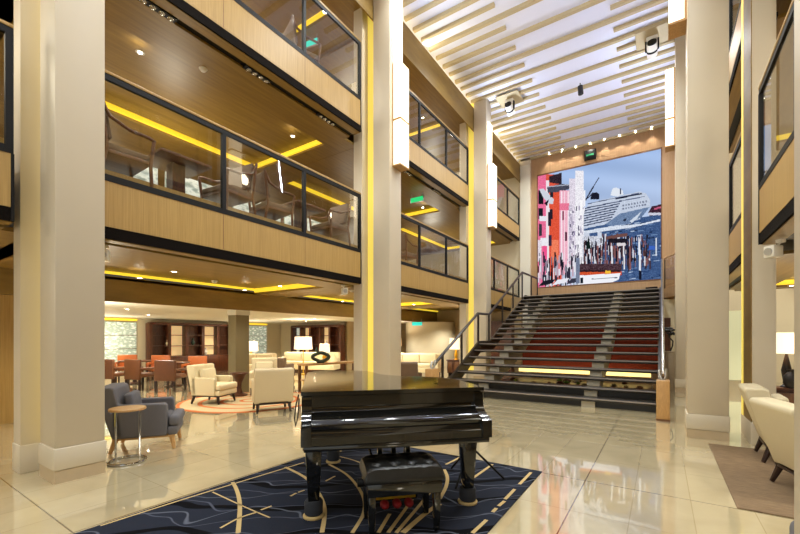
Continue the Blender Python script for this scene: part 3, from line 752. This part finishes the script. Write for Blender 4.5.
for w, pts in GOLD:
    pts = [p for p in curve(pts, 10) if -3.59 < p[0] < -1.08 and -.98 < p[1] < 4.36]
    if len(pts) > 1: strip(pts, w)
cpo = cp.build('carpet', ['navy', 'gold'], smooth=False)
tag(cpo, 'navy blue carpet with gold and silver wavy lines under the black grand piano', 'carpet')

# grand piano --------------------------------------------------------------------------------------------------
PM = (-1.875, 2.715); PRZ = 45.6; CZP = .009
pn = thing('grand_piano', 'glossy black grand piano with closed lid standing on the navy carpet', 'piano', (PM[0], PM[1], CZP), PRZ)
W = .75
def outline(w, b0, k=0):
    pts = [(-w, b0), (w, b0), (w, .42)]
    bez = [(w, .42), (w, .95), (.12, .85), (.06, 1.35)]
    def B(P, t): a = 1 - t; return tuple(a ** 3 * P[0][i] + 3 * a * a * t * P[1][i] + 3 * a * t * t * P[2][i] + t ** 3 * P[3][i] for i in (0, 1))
    pts += [B(bez, q / 14) for q in range(1, 15)]
    bez2 = [(.06, 1.35), (.02, 1.75 + k), (-.1, 1.86 + k), (-.36, 1.86 + k)]
    pts += [B(bez2, q / 10) for q in range(1, 11)]
    bez3 = [(-.36, 1.86 + k), (-.62, 1.86 + k), (-w, 1.82 + k), (-w, 1.5)]
    pts += [B(bez3, q / 8) for q in range(1, 9)]
    return pts
rim = outline(W - .01, -.06)
MB().prism(rim, .64, .985).build('rim', 'lacquer', pn)
lid = MB().prism(outline(W + .005, .23, .01), .992, 1.022)
lidp = lid.build('lid', 'lacquer', pn)
MB().prism([(-W - .005, -.13), (W + .005, -.13), (W + .005, .226), (-W - .005, .226)], .992, 1.024).build('front_lid_flap', 'lacquer', pn)
MB().box(-W + .01, W - .01, -.11, -.05, .9, .985).build('front_rail', 'lacquer', pn)
# key cover (closed), moulded profile
prof = [(-.05, .93), (-.085, .93), (-.09, .875), (-.11, .85), (-.15, .838), (-.2, .825), (-.235, .805), (-.255, .775), (-.25, .745), (-.05, .745)]
MB().prism(prof, -W + .075, W - .075, 'x').build('key_cover', 'lacquer', pn)
MB().prism([(-.285, .64), (-.285, .70), (-.275, .712), (-.265, .745), (-.2, .745), (-.2, .64)], -W + .076, W - .076, 'x').build('key_slip', 'lacquer', pn)
cheek = [(-.05, .985), (-.11, .985), (-.125, .94), (-.13, .88), (-.16, .835), (-.22, .80), (-.265, .79), (-.3, .775), (-.305, .64), (-.05, .64)]
for a in (-W, W - .075): MB().prism(cheek, a, a + .075, 'x').build('cheek_block', 'lacquer', pn)
MB().box(-W + .02, W - .02, -.3, .1, .6, .64, .006).build('key_bed', 'lacquer', pn)
MB().prism(outline(W - .14, .05, -.2), .56, .64).build('sound_board', 'dark', pn)
for (a, b_) in ((-.66, 0), (.66, 0), (-.45, 1.38)):
    lg = MB().box(a - .07, a + .07, b_ - .07, b_ + .07, .12, .6, .014, 2, taper=.62).box(a - .085, a + .085, b_ - .085, b_ + .085, .55, .6, .01).build('leg', 'lacquer', pn)
    MB().lathe([(.062, .02), (.072, .03), (.074, .12), (.066, .135), (.045, .137)], (a, b_, 0), 20).build('caster_cup', 'cup', lg)
    MB().lathe([(.084, 0), (.086, .012), (.078, .022), (.001, .022)], (a, b_, 0), 20).build('cup_ring', 'gold', lg)
ly = MB().box(-.14, -.1, -.02, .04, .16, .62, .008).box(.1, .14, -.02, .04, .16, .62, .008).box(-.02, .02, 0, .03, .16, .62, .006).box(-.19, .19, -.07, .07, .1, .17, .01).build('pedal_lyre', 'lacquer', pn)
MB().box(-.17, .17, -.074, -.068, .115, .16).build('brass_plate', 'brass', ly)
for q in (-.1, 0, .1): MB().ball((q, -.13, .1), .042, .9, 1.5, .8, 12).build('pedal_cover', 'red', ly)
MB().tube([(-.09, .05, .17), (-.22, .5, .6)], .012, 8).tube([(.09, .05, .17), (.22, .5, .6)], .012, 8).build('lyre_brace', 'lacquer', ly)
MB().tube([(-.78, .05, .98), (-.80, .03, .9), (-.81, .0, .8), (-.80, -.03, .74), (-.785, -.01, .8), (-.775, .03, .95)], .006, 6).build('hanging_strap', 'black', pn)
MB().tube([(.45, .2, 1.03), (.45, .33, 1.034)], .006, 6).build('lid_hinge', 'chrome', pn)

# microphone-like thin black stand legs behind the right leg
ts = thing('tripod_stand', 'thin black tripod stand on the carpet behind the right piano leg', 'stand', (-1.62, 3.72, CZP))
for q in range(3):
    an = R(30 + 120 * q); MB().tube([(0, 0, .34), (.34 * math.cos(an), .34 * math.sin(an), .012)], .011, 8).build('leg', 'black', ts)
MB().tube([(0, 0, .2), (0, 0, .58)], .012, 8).build('pole', 'black', ts)

# piano stool ------------------------------------------------------------------------------------------------------
sb = thing('piano_stool', 'black tufted leather piano stool in front of the grand piano', 'stool', (PM[0] + .70 * .0 + .714 * .27, PM[1] - .70 * .27, CZP), PRZ)
cu = bmesh.new(); bmesh.ops.create_grid(cu, x_segments=34, y_segments=24, size=.5)
for v in cu.verts:
    x, y = v.co.x * .6, v.co.y * .40
    ex = 1 - max(0, abs(x) / .3) ** 8; ey = 1 - max(0, abs(y) / .2) ** 8
    h = .085 * max(0, ex * ey) ** .35
    for i in range(4):
        for j in range(3):
            d2 = (x - (-.2 + i * .133)) ** 2 + (y - (-.11 + j * .11)) ** 2
            h -= .034 * math.exp(-d2 / .0011)
    h -= .006 * (abs(math.cos(x * PI / .133 + .0)) ** 8)
    v.co = Vector((x, y, .425 + max(-.02, h)))
mb = MB(); mb._merge(cu); mb.box(-.3, .3, -.2, .2, .385, .428, .012)
mb.build('cushion', 'leather', sb)
MB().box(-.28, .28, -.185, .185, .29, .39, .006).build('apron', 'lacquer', sb)
for a in (-.245, .245):
    for b_ in (-.15, .15): MB().box(a - .028, a + .028, b_ - .028, b_ + .028, 0, .3, .005, taper=.75).build('leg', 'lacquer', sb)
    MB().tube([(a * 1.14, 0, .34), (a * 1.36, 0, .34)], .03, 12).build('adjusting_knob', 'black', sb)

# armchairs ---------------------------------------------------------------------------------------------------------------
def armchair(label, loc, rz, fab, legm, w=.68, d=.68, hb=.82, ha=.58, style='box', group=None, slope=.1):
    t = thing('armchair', label, 'armchair', loc, rz, group)
    h = w / 2; f = -d / 2; b = d / 2
    tk = .1
    # front is -y
    MB().box(-h + .02, h - .02, f, f + .11, .19, .30, .02).box(-h + tk, h - tk, f + .05, b - .1, .19, .30, .01).build('seat_frame', fab, t)
    MB().box(-h + tk + .005, h - tk - .005, f + .1, b - .14, .30, .44, .04, 3).box(-h + .02, h - .02, f - .02, f + .105, .30, .44, .04, 3).build('seat_cushion', fab, t)
    # back: leaning slab
    pr = [(b - .16, .22), (b - .16 + slope * .6, hb - .02), (b - .12 + slope * .7, hb), (b - .02 + slope, hb - .01), (b + .0 + slope * .95, hb - .05), (b - .03, .2)]
    bk = MB().prism(pr, -h + (.02 if style == 'wing' else .0), h - (.02 if style == 'wing' else 0), 'x')
    bo = bk.build('backrest', fab, t)
    md = bo.modifiers.new('b', 'BEVEL'); md.width = .025; md.segments = 3
    MB().box(-h + tk + .02, h - tk - .02, b - .25, b - .14, .42, hb - .1, .035, 3, rot=Matrix.Rotation(R(-9), 4, 'X')).build('back_cushion', fab, t)
    for s in (-1, 1):
        xa, xb = sorted((s * (h - tk), s * h))
        top = [(f + .12, .19), (f + .11, .24), (f + .11, ha - .03), (f + .14, ha), (b - .12, ha + (.04 if style == 'slope' else 0)), (b - .02, ha + .06), (b - .03, .19)]
        ar = MB().prism(top, xa, xb, 'x').build('armrest', fab, t)
        md = ar.modifiers.new('b', 'BEVEL'); md.width = .02; md.segments = 3
    MB().box(-h + .03, h - .03, f + .03, b - .03, .165, .192, .004).build('base_rail', legm, t)
    for sx in (-1, 1):
        for (yy, sl) in ((f + .07, -.03), (b - .06, .06)):
            MB().tube([(sx * (h - .07), yy, .175), (sx * (h - .05), yy + sl, .007)], .034, 8, .02).build('leg', legm, t)
    return t
armchair('grey fabric armchair with oak legs beside the foreground left column', (-5.72, 2.5, 0), 146, 'grey_fab', 'oak_leg', .66, .74, .84, .61, slope=.16)
armchair('cream armchair in side view beside the olive square column', (-8.32, 4.98, 0), 113, 'cream_fab', 'espresso', .68, .7, .86, .58)
armchair('cream armchair facing the viewer right of the olive square column', (-8.53, 6.45, 0), 50, 'cream_fab', 'espresso', .68, .68, .92, .6, 'wing')
armchair('cream armchair seen from behind left of the grand piano', (-6.45, 5.06, 0), -120, 'sand_fab', 'espresso', .72, .66, .86, .62)
armchair('taupe armchair seen from behind in front of the cream sofa', (-10.5, 8.6, 0), 200, 'taupe_fab', 'espresso', .72, .7, .82, .6)
armchair('brown striped armchair by the foot of the stairs seen past the piano', (-5.75, 8.9, 0), -150, 'taupe_fab', 'walnut', .66, .66, .82, .6)
armchair('nearer cream armchair on the brown rug at the right edge', (1.34, 5.1, .012), 104, 'pale_fab', 'espresso', .74, .7, .84, .62, slope=.18)
armchair('farther cream armchair on the brown rug beside the right column', (1.32, 6.34, .012), 88, 'pale_fab', 'espresso', .66, .66, .86, .62, slope=.18)
t = thing('ottoman', 'grey upholstered ottoman at the lower right corner', 'ottoman', (.95, 2.75, 0))
MB().box(-.36, .36, -.3, .3, .1, .46, .06, 4).build('cushion', 'grey_fab', t)
for sx in (-1, 1):
    for sy in (-1, 1): MB().tube([(sx * .28, sy * .22, .11), (sx * .3, sy * .24, 0)], .02, 8).build('leg', 'oak_leg', t)

# grey chair's side table
t = thing('side_table', 'small round oak side table on chrome ring base by the grey armchair', 'side table', (-5.2, 2.04, 0))
MB().lathe([(.0, .605), (.17, .605), (.185, .612), (.185, .628), (.18, .635), (.001, .635)], n=32).build('table_top', 'oak_leg', t)
MB().tube([(.185 * math.cos(2 * PI * k / 32), .185 * math.sin(2 * PI * k / 32), .014) for k in range(32)], .013, 8, closed=True).build('base_ring', 'chrome', t)
for an in (20, 200): MB().tube([(.175 * math.cos(R(an)), .175 * math.sin(R(an)), .014), (.175 * math.cos(R(an)), .175 * math.sin(R(an)), .6)], .011, 8).build('leg', 'chrome', t)

# rugs
rg = MB().box(.54, 4.2, 4.36, 6.8, 0, .009).build('rug', 'sisal', smooth=False); tag(rg, 'brown striped rug under the two cream armchairs at right', 'rug')
rg = MB().lathe([(1.5, 0), (1.5, .008), (.001, .008)], n=48).build('rug', 'swirl', loc=(-7.9, 5.6, 0), smooth=False); tag(rg, 'beige rug with orange rings under the cream armchairs', 'rug')
for o in COL.objects:
    if o.name.startswith('armchair') and ('olive' in o['label'] or 'left of the grand' in o['label']): o.location.z = .009

# pedestal table and olive column
co = struct(MB().box(-9.66, -9.32, 6.17, 6.57, 0, 2.06).build('column', 'olive')); MB().box(-9.68, -9.3, 6.15, 6.59, 2.06, 2.2).build('capital', 'lowceil', co)
t = thing('pedestal_table', 'dark round pedestal table beside the olive square column', 'table', (-8.78, 5.9, .009))
MB().lathe([(.0, .55), (.22, .55), (.23, .565), (.22, .58), (.001, .58)], n=28).build('table_top', 'walnut', t)
MB().lathe([(.2, 0), (.2, .03), (.09, .08), (.06, .2), (.07, .32), (.16, .5), (.2, .55)], n=24).build('pedestal', 'walnut', t)

# dining chairs and tables --------------------------------------------------------------------------------------------------------
def dining_chair(label, mat, loc, rz):
    t = thing('dining_chair', label, 'chair', loc, rz, 'leather dining chairs of the lounge')
    MB().box(-.29, .29, -.27, .27, .36, .47, .03, 3).build('seat', mat, t)
    MB().box(-.29, .29, .2, .28, .3, .86, .025, 3).build('backrest', mat, t)
    for s in (-1, 1):
        MB().box(s * .27 - .035, s * .27 + .035, -.26, .24, .56, .63, .02).box(s * .27 - .03, s * .27 + .03, -.27, -.21, .4, .6, .01).build('armrest', mat, t)
        for y in (-.24, .24): MB().box(s * .25 - .025, s * .25 + .025, y - .025, y + .025, 0, .38, .004).build('leg', 'espresso', t)
    return t
A = dining_chair('brown leather dining chair in front, back turned, beside the cream armchair', 'rust', (-11.1, 5.4, 0), -150)
dup(A, (-12.15, 5.1, 0), -165, 'brown leather dining chair in the middle, back turned, between two others')
dup(A, (-13.0, 4.75, 0), -160, 'brown leather dining chair at the left beside the foreground column')
B = dining_chair('orange leather dining chair farthest left by the patterned window', 'orange', (-15.4, 6.0, 0), 60)
dup(B, (-14.2, 6.5, 0), 50, 'orange leather dining chair at the middle behind the table')
dup(B, (-12.4, 6.75, 0), 40, 'orange leather dining chair nearest the cream armchair facing the viewer')
def dtable(label, loc):
    t = thing('dining_table', label, 'table', loc, 0, 'dark dining tables')
    MB().lathe([(.0, .7), (.44, .7), (.45, .72), (.44, .74), (.001, .74)], n=28).build('table_top', 'walnut', t)
    MB().lathe([(.25, 0), (.25, .03), (.06, .06), (.05, .7)], n=16).build('pedestal', 'espresso', t)
dtable('dark round dining table between the left dining chairs', (-13.9, 5.65, 0)); dtable('dark round dining table between the right dining chairs', (-12.1, 5.95, 0))

# lounge walls: windows and cabinets ---------------------------------------------------------------------------------------------------
def artwin(name, ya, yb):
    w = struct(MB().box(-16.5, -16.46, ya, yb, .55, 2.05).build(name, 'artglass'))
    fr = MB()
    for z in (.55, 1.05, 1.55, 2.05): fr.box(-16.46, -16.44, ya, yb, z - .012, z + .012)
    fr.build('window_frame', 'olive', w); MB().box(-16.46, -16.4, ya, yb, 2.1, 2.16).build('cove_light', 'glow_yellow', w)
artwin('window_1', 4.4, 6.75); artwin('window_2', 10.9, 12.6)
def cabinet(label, loc, rz, w, lamp):
    t = thing('display_cabinet', label, 'cabinet', loc, rz, 'dark wooden display cabinets')
    h = w / 2
    MB().box(-h, h, .3, .36, 0, 2.0).build('back_panel', 'walnut', t)
    n = 5
    for q in range(n + 1):
        x = -h + w * q / n; MB().box(x - .06, x + .06, 0, .31, 0, 2.02, .005).build('upright', 'walnut', t)
    MB().box(-h, h, -.02, .31, 1.96, 2.06, .005).build('cornice', 'walnut', t)
    MB().box(-h, h, -.03, .31, .0, .72, .005).build('base_cupboard', 'walnut', t)
    for q in range(n):
        xa, xb = -h + w * q / n + .06, -h + w * (q + 1) / n - .06
        for z in (1.12, 1.55): MB().box(xa, xb, .02, .3, z, z + .025).build('shelf', 'walnut', t)
        if q in lamp: MB().box(xa, xb, .285, .3, .74, 1.94).build('lit_back', 'glow_shelf' if q % 2 else 'artglass', t)
    return t
cabinet('dark wooden display cabinet behind the dining chairs', (-16.1, 8.8, 0), 90, 3.4, (1, 3))
cabinet('dark wooden display cabinet behind the cream sofa', (-13.6, 13.1, 0), 0, 3.2, (0, 1, 3))
for i, (x, y, z, h) in enumerate(((-16.2, 7.75, 1.145, .22), (-16.2, 8.75, 1.145, .28), (-16.2, 9.3, .72, .3), (-14.2, 13.25, 1.145, .24), (-13.6, 13.24, .72, .3), (-12.95, 13.24, 1.145, .2))):
    t = thing('shelf_vase', f'small pale ornament vase in dark display cabinet, {ORD[i]} from left', 'vase', (x, y, z + .006), 0, 'ornaments in the display cabinets')
    MB().lathe([(.04, 0), (.08, h * .4), (.03, h * .8), (.045, h), (.001, h - .01)], n=14).build('body', ['cream_fab', 'green_stone', 'white_pl'][i % 3], t)
# sofas
def sofa(label, loc, rz, w, fab, n):
    t = thing('sofa', label, 'sofa', loc, rz)
    MB().box(-w / 2, w / 2, -.4, .4, .12, .32, .02).build('seat_frame', fab, t)
    MB().box(-w / 2, w / 2, .2, .42, .3, .84, .05, 3).build('backrest', fab, t)
    for q in range(n):
        xa = -w / 2 + .16 + (w - .32) * q / n; xb = xa + (w - .32) / n - .01
        MB().box(xa, xb, -.4, .2, .32, .46, .04, 3).build('seat_cushion', fab, t); MB().box(xa, xb, .06, .22, .46, .82, .05, 3).build('back_cushion', fab, t)
    for s in (-1, 1): MB().box(s * (w / 2 - .08) - .08, s * (w / 2 - .08) + .08, -.4, .4, .12, .62, .03).build('armrest', fab, t)
    for sx in (-1, 1):
        for sy in (-1, 1): MB().box(sx * (w / 2 - .1) - .03, sx * (w / 2 - .1) + .03, sy * .33 - .03, sy * .33 + .03, 0, .13).build('leg', 'espresso', t)
sofa('long cream sofa in front of the dark display cabinet', (-12.6, 11.8, 0), 20, 2.6, 'cream_fab', 3)
sofa('cream sofa seen between second column and staircase', (-8.3, 13.2, 0), 15, 2.4, 'cream_fab', 3)
sofa('sand coloured bench sofa by the low dark cabinet', (-12.9, 9.4, 0), 60, 1.6, 'sand_fab', 2)
# console with sculpture and lamp
t = thing('console_table', 'long wooden console table behind the piano lid', 'console', (-7.82, 8.2, 0), 81)
MB().box(-1.0, 1.0, -.2, .2, .71, .76, .008).build('table_top', 'oak_leg', t); MB().box(-.95, .95, -.17, .17, .3, .33).build('shelf', 'oak_leg', t)
for sx in (-1, 1):
    for sy in (-1, 1): MB().box(sx * .95 - .03, sx * .95 + .03, sy * .16 - .03, sy * .16 + .03, 0, .71).build('leg', 'brownwood', t)
t = thing('knot_sculpture', 'dark green knotted sculpture on the long console', 'sculpture', (-7.83, 7.78, .761), 40)
MB().tube([(.17 * math.cos(a) * (1 + .3 * math.cos(2 * a)), .07 * math.sin(2 * a), .16 + .12 * math.sin(a)) for a in [2 * PI * k / 36 for k in range(36)]], .05, 10, closed=True).build('loop', 'green_stone', t)
MB().box(-.1, .1, -.06, .06, 0, .03).build('base', 'black', t)
def lamp(label, loc, h, rs, hs, mat, floor=False, basem='brass'):
    t = thing('floor_lamp' if floor else 'table_lamp', label, 'lamp', loc, 0)
    MB().lathe([(rs * .5, 0), (rs * .5, .02), (.02, .03), (.015, h - hs + .02)] if floor else [(.08, 0), (.08, .015), (.04, .05), (.07, .5 * (h - hs)), (.015, h - hs), (.015, h - hs + .03)], n=16).build('base', basem, t)
    MB().lathe([(rs, h - hs), (rs * .92, h), (rs * .9, h), (rs * .98, h - hs)], n=24).build('lamp_shade', mat, t)
    return t
lamp('table lamp with white shade on the long console behind the piano', (-7.96, 8.06, .7605), .52, .15, .24, 'glow_shade')
lamp('tall lamp with large square-looking pink white shade before the cabinet', (-12.0, 10.95, 0), 1.5, .36, .5, 'glow_shade', True)
lamp('small lamp with white shade near the patterned window by the olive column', (-14.9, 10.6, .55), .75, .3, .42, 'glow_shade')
lamp('lamp with dim tan shade behind the sofa near the stairs', (-10.0, 14.6, .7), .75, .3, .36, 'glow_tan')
lamp('lamp with white shade between the sofa and the stairs', (-6.7, 14.0, .6), .85, .27, .44, 'glow_shade')
lamp('lamp with square white shade at the right edge beside the foreground right column', (1.77, 9.15, .62), .92, .22, .35, 'glow_shade', False, 'dark')
def low_table(label, loc, rz, w, d, h):
    t = thing('side_cabinet', label, 'cabinet', loc, rz)
    MB().box(-w / 2, w / 2, -d / 2, d / 2, h - .04, h, .006).build('table_top', 'walnut', t)
    MB().box(-w / 2 + .03, w / 2 - .03, -d / 2 + .03, d / 2 - .03, .08, h - .04).build('body', 'walnut', t)
    for s in (-1, 1): MB().box(s * w / 4 - w / 4 + .05, s * w / 4 + w / 4 - .05, -d / 2 + .01, -d / 2 + .03, .12, h - .08, .004).build('door', 'brownwood', t)
    MB().box(-w / 2 + .06, w / 2 - .06, -d / 2 + .06, d / 2 - .06, 0, .08).build('plinth', 'black', t)
low_table('low dark cabinet carrying the small lamp near the patterned window', (-14.9, 10.6, 0), 90, 1.8, .5, .55)
low_table('dark sideboard carrying the tan shaded lamp behind the far sofa', (-10.0, 14.6, 0), 0, 2.6, .5, .7)
low_table('small dark cabinet carrying the white lamp by the stairs', (-6.7, 14.0, 0), 0, .6, .5, .6)
low_table('dark console cabinet carrying lamp and plant in the right lounge', (1.95, 9.15, 0), 0, 1.3, .5, .62)
t = thing('potted_plant', 'small green leafy plant beside the lamp in the right lounge', 'plant', (2.02, 9.0, .62))
MB().lathe([(.06, 0), (.09, .12), (.08, .12), (.001, .1)], n=14).build('pot', 'dark', t)
lf = MB()
for i in range(26):
    a = random.uniform(0, 2 * PI); r_ = random.uniform(.05, .17); z = random.uniform(.3, .56)
    lf.ball((r_ * math.cos(a), r_ * math.sin(a), z), .045, 1, 1, .35, 8)
lf.tube([(0, 0, .1), (0, 0, .45)], .012, 6); lf.build('foliage', 'leaf', t)
t = thing('decorative_vase', 'dark round vase on the console at the right edge', 'vase', (1.8, 8.98, .62)); MB().lathe([(.07, 0), (.11, .08), (.1, .2), (.05, .27), (.06, .3), (.001, .29)], n=20).build('body', 'dark', t); MB().lathe([(.062, .295), (.062, .31), (.045, .31), (.045, .295)], n=20).build('rim', 'bronze', t)
# curved pale wall and bar beyond the stairs foot
struct(MB().lathe([(1.2, 0), (1.2, 2.19), (.001, 2.19)], (-9.3, 16.6, 0), 40).build('wall_curved', 'wallpaint'))
struct(MB().box(-7.6, -5.3, 16.5, 16.9, 0, 2.19).build('trim_5', 'walnut'))
# lit sheer panel in the right lounge
struct(MB().box(1.45, 2.4, 14.0, 14.06, .3, 2.2).build('window_3', 'sheer'))

# middle deck furniture behind the glass ---------------------------------------------------------------------------------------------------------
def wood_chair(label, loc, rz, fab='taupe_fab'):
    t = thing('balcony_chair', label, 'chair', loc, rz, 'wooden armchairs on the balconies')
    MB().box(-.25, .25, -.24, .22, .40, .48, .025, 3).build('seat', fab, t)
    MB().box(-.25, .25, .17, .23, .52, .92, .025, 3, rot=Matrix.Rotation(R(-10), 4, 'X')).build('backrest', fab, t)
    for s in (-1, 1):
        MB().tube([(s * .28, .26, .9), (s * .285, .18, .74), (s * .285, .0, .67), (s * .285, -.2, .66), (s * .285, -.26, .64)], .02, 8).build('armrest', 'brownwood', t)
        MB().tube([(s * .285, -.25, .65), (s * .27, -.22, .36), (s * .26, -.24, 0)], .02, 8).build('leg', 'brownwood', t)
        MB().tube([(s * .28, .26, .92), (s * .27, .2, .42), (s * .26, .28, 0)], .02, 8).build('leg', 'brownwood', t)
    MB().box(-.27, .27, -.23, .23, .36, .405, .01).build('seat_frame', 'brownwood', t)
    t.scale = (1.14, 1.14, 1.14)
    return t
w0 = wood_chair('wooden armchair on the middle balcony just right of the foreground column', (-5.86, 2.2, D2 - .02), 178)
dup(w0, (-5.86, 3.74, D2 - .02), 5, 'second wooden armchair along the middle balcony, facing the foreground column')
dup(w0, (-5.92, 4.62, D2 - .02), 172, 'third wooden armchair along the middle balcony, back to the foreground')
dup(w0, (-5.86, 6.1, D2 - .02), -4, 'fourth wooden armchair along the middle balcony beside the second column')
dup(w0, (-7.2, 2.3, D2 - .02), 170, 'inner wooden armchair of the middle balcony near the foreground column')
dup(w0, (-7.2, 5.9, D2 - .02), 0, 'inner wooden armchair of the middle balcony near the second column')
dup(w0, (-6.1, 9.3, D2 - .02), 175, 'wooden armchair on the middle balcony of the second bay')
dup(w0, (-6.1, 5.5, D3 - .02), 160, 'wooden armchair on the upper balcony of the front bay')
dup(w0, (-6.1, 3.6, D3 - .02), 20, 'wooden armchair on the upper balcony nearer the foreground column')
w0.scale = (1.14, 1.14, 1.14)
dup(w0, (-6.2, .2, D2 - .02), 20, 'wooden armchair on the nearest balcony at the left edge')
def wt(label, loc):
    t = thing('balcony_table', label, 'table', loc, 0, 'square wooden balcony tables')
    MB().box(-.34, .34, -.36, .36, .70, .74, .008).build('table_top', 'brownwood', t)
    MB().box(-.09, .09, -.09, .09, .03, .70).build('pedestal', 'walnut', t); MB().box(-.25, .25, -.25, .25, 0, .03, .005).build('foot', 'walnut', t)
wt('square wooden table on the middle balcony between first and second chair', (-5.95, 2.96, D2 - .02)); wt('square wooden table on the middle balcony between third and fourth chair', (-5.95, 5.36, D2 - .02))
for i, (ya, yb) in enumerate(((1.9, 6.6),)):
    t = thing('glass_partition', f'low lit patterned glass partition behind the chairs, {"front" if i == 0 else "second"} bay', 'partition', (-6.5, 0, D2 - .02))
    for q in range(4):
        a = ya + (yb - ya) * q / 4; b_ = ya + (yb - ya) * (q + 1) / 4 - .12
        MB().box(-.02, .02, a, b_, .05, .8).build('lit_pane', 'artglass', t)
    MB().box(-.04, .04, ya, yb, 0, .05).build('base_rail', 'brownwood', t)

# ------------------------------------------------------------------ lights
def spot(x, y, z, p, color=(1, .88, .68), ang=130, rad=.06, blend=.6, aim=None):
    l = bpy.data.lights.new('spot', 'SPOT'); l.energy = p; l.color = color; l.spot_size = R(ang); l.spot_blend = blend; l.shadow_soft_size = rad
    o = bpy.data.objects.new('spot_light', l); COL.objects.link(o); o.location = (x, y, z)
    if aim is not None: o.rotation_euler = (Vector(aim) - Vector((x, y, z))).to_track_quat('-Z', 'Y').to_euler()
    return o
def area(loc, sx, sy, p, color, aim):
    l = bpy.data.lights.new('area', 'AREA'); l.shape = 'RECTANGLE'; l.size = sx; l.size_y = sy; l.energy = p; l.color = color
    o = bpy.data.objects.new('area_light', l); COL.objects.link(o); o.location = loc
    o.rotation_euler = (Vector(aim) - Vector(loc)).to_track_quat('-Z', 'Y').to_euler(); return o
for (x, y, z, p, c, a) in DL: spot(x, y, z - .03, p * (3.0 if z < 3 else 1.5), (1, .95, .82), a)
# added fill spots below the atrium ceiling, without fixtures
for y in (-3.5, 0, 3.5, 7.0, 10.5, 14.0, 16.5):
    for x in (-4.1, -2.3, -.5):
        spot(x, y, CZ - .16, 290, (.95, 1, .98), 150, .12, .8)
# left: cove wash of the atrium ceiling; right: added bluish uplight tinting it
for yy in (-2.5, 3.5, 9.5, 15.2):
    area((-5.5, yy, CZ - .19), .05, 5.6, 75, (1, .95, .8), (-4.4, yy, CZ + .1))
    area((1.06, yy, CZ - .16), .05, 5.6, 130, (.66, .72, 1), (-.6, yy, CZ + .12))
# added bluish uplights near the column rows, to brighten and cool the ceiling
for y in (1.5, 7.3, 13.0):
    spot(-4.7, y, 8.4, 130, (.62, .74, 1), 165, .08, .8, (-2.6, y, 11.2)); spot(-.05, y, 7.9, 150, (.62, .74, 1), 165, .1, .8, (-2, y, 10.6))
# added fill area lights at the balcony ceilings
for k in (-1, 0, 1):
    y0, y1 = ybay(k)
    if k == -1: y0, y1 = -4, 1.1
    for z in (D3 - .69, 9.0):
        area((-7.9, (y0 + y1) / 2, z + (.1 if z < 9 else -.05)), 1.6, 3.0, 40 if (k == 1 and z < 9) else 90, (1, .94, .78), (-7.9, (y0 + y1) / 2, 0))
for y in (4, 9.5):
    for z in (D3 - .69,): area((2.7, y, z + .1), 1.6, 3.0, 90, (1, .94, .78), (2.7, y, 0))

for (x, y) in ((-11.5, 6.5), (-13.8, 10.5), (-12.5, 3.5), (-9.5, 11.5), (-8.2, 14.5)):  # added fill spots under the lounge ceiling, no fixtures
    for q in (-.9, .9): spot(x + q, y + q, 2.15, 150, (1, .95, .8), 155, .06)
area((-2.2, 13.5, .2), 3.6, .1, 7, (1, .85, .5), (-2.2, 13.95, 1.2))
def bulb_or_fill(x, y, z, p, r=.25, color=(1, .93, .76)):  # point light, used in lamp shades and as added fill
    l = bpy.data.lights.new('bulb_or_fill', 'POINT'); l.energy = p; l.color = color; l.shadow_soft_size = r
    o = bpy.data.objects.new('bulb_or_fill_light', l); COL.objects.link(o); o.location = (x, y, z)
for y in (-1.5, 4.2, 9.9, 15.5):  # added fill points on the decks and right lounge, without lamp bodies
    for z in (D2 + 1.5, D3 + 1.4):
        k_ = .25 if (z < D3 and y == 9.9) else 1; bulb_or_fill(-8.6, y, z, 85 * k_); bulb_or_fill(-13, y, z, 70 * k_)
    for z in (D2 + 1.6, D3 + 1.4): bulb_or_fill(3.6, y, z, 70)
    bulb_or_fill(3.8, y, 1.9, 50)
spot(-7.6, .6, 2.6, 90, (1, .95, .8), 130); bulb_or_fill(-7.4, -1.5, 1.8, 60); bulb_or_fill(-7.0, -.2, 5.0, 60); bulb_or_fill(-7.0, -.2, 8.2, 60)  # added fill for the dark nearest bay on the left
# lamps of the lounge; the last entries are added fill without a lamp
for (x, y, z, p) in ((-12.0, 10.95, 1.25, 90), (-7.96, 8.06, 1.16, 30), (-14.9, 10.6, 1.12, 60), (-6.7, 14.0, 1.25, 40), (-10.0, 14.6, 1.3, 40), (1.77, 9.15, 1.4, 30), (-15.6, 5.6, 1.3, 60), (-9.8, 3.2, 1.5, 60), (-7.6, 10.6, 1.6, 50)):
    bulb_or_fill(x, y, z, p, .1, (1, .93, .74))
w = bpy.data.worlds.new('World'); S.world = w; w.use_nodes = True
w.node_tree.nodes['Background'].inputs['Color'].default_value = (.96, 1, .95, 1)
w.node_tree.nodes['Background'].inputs['Strength'].default_value = .8

# ------------------------------------------------------------------ camera
cam = bpy.data.cameras.new('camera'); co = bpy.data.objects.new('camera', cam); COL.objects.link(co)
co.location = (0, 0, 1.45); co.rotation_euler = (R(90), 0, R(33.72))
cam.sensor_width = 36; cam.lens = 391 / 800 * 36; cam.shift_y = 71 / 800; cam.clip_start = .05
S.camera = co
S.view_settings.view_transform = 'Standard'; S.view_settings.look = 'None'; S.view_settings.gamma = 1; S.view_settings.exposure = 0
S.view_settings.use_curve_mapping = False
S.cycles.use_denoising = True; S.cycles.max_bounces = 8; S.cycles.transparent_max_bounces = 12; S.cycles.sample_clamp_indirect = 4
S.cycles.caustics_reflective = False; S.cycles.caustics_refractive = False
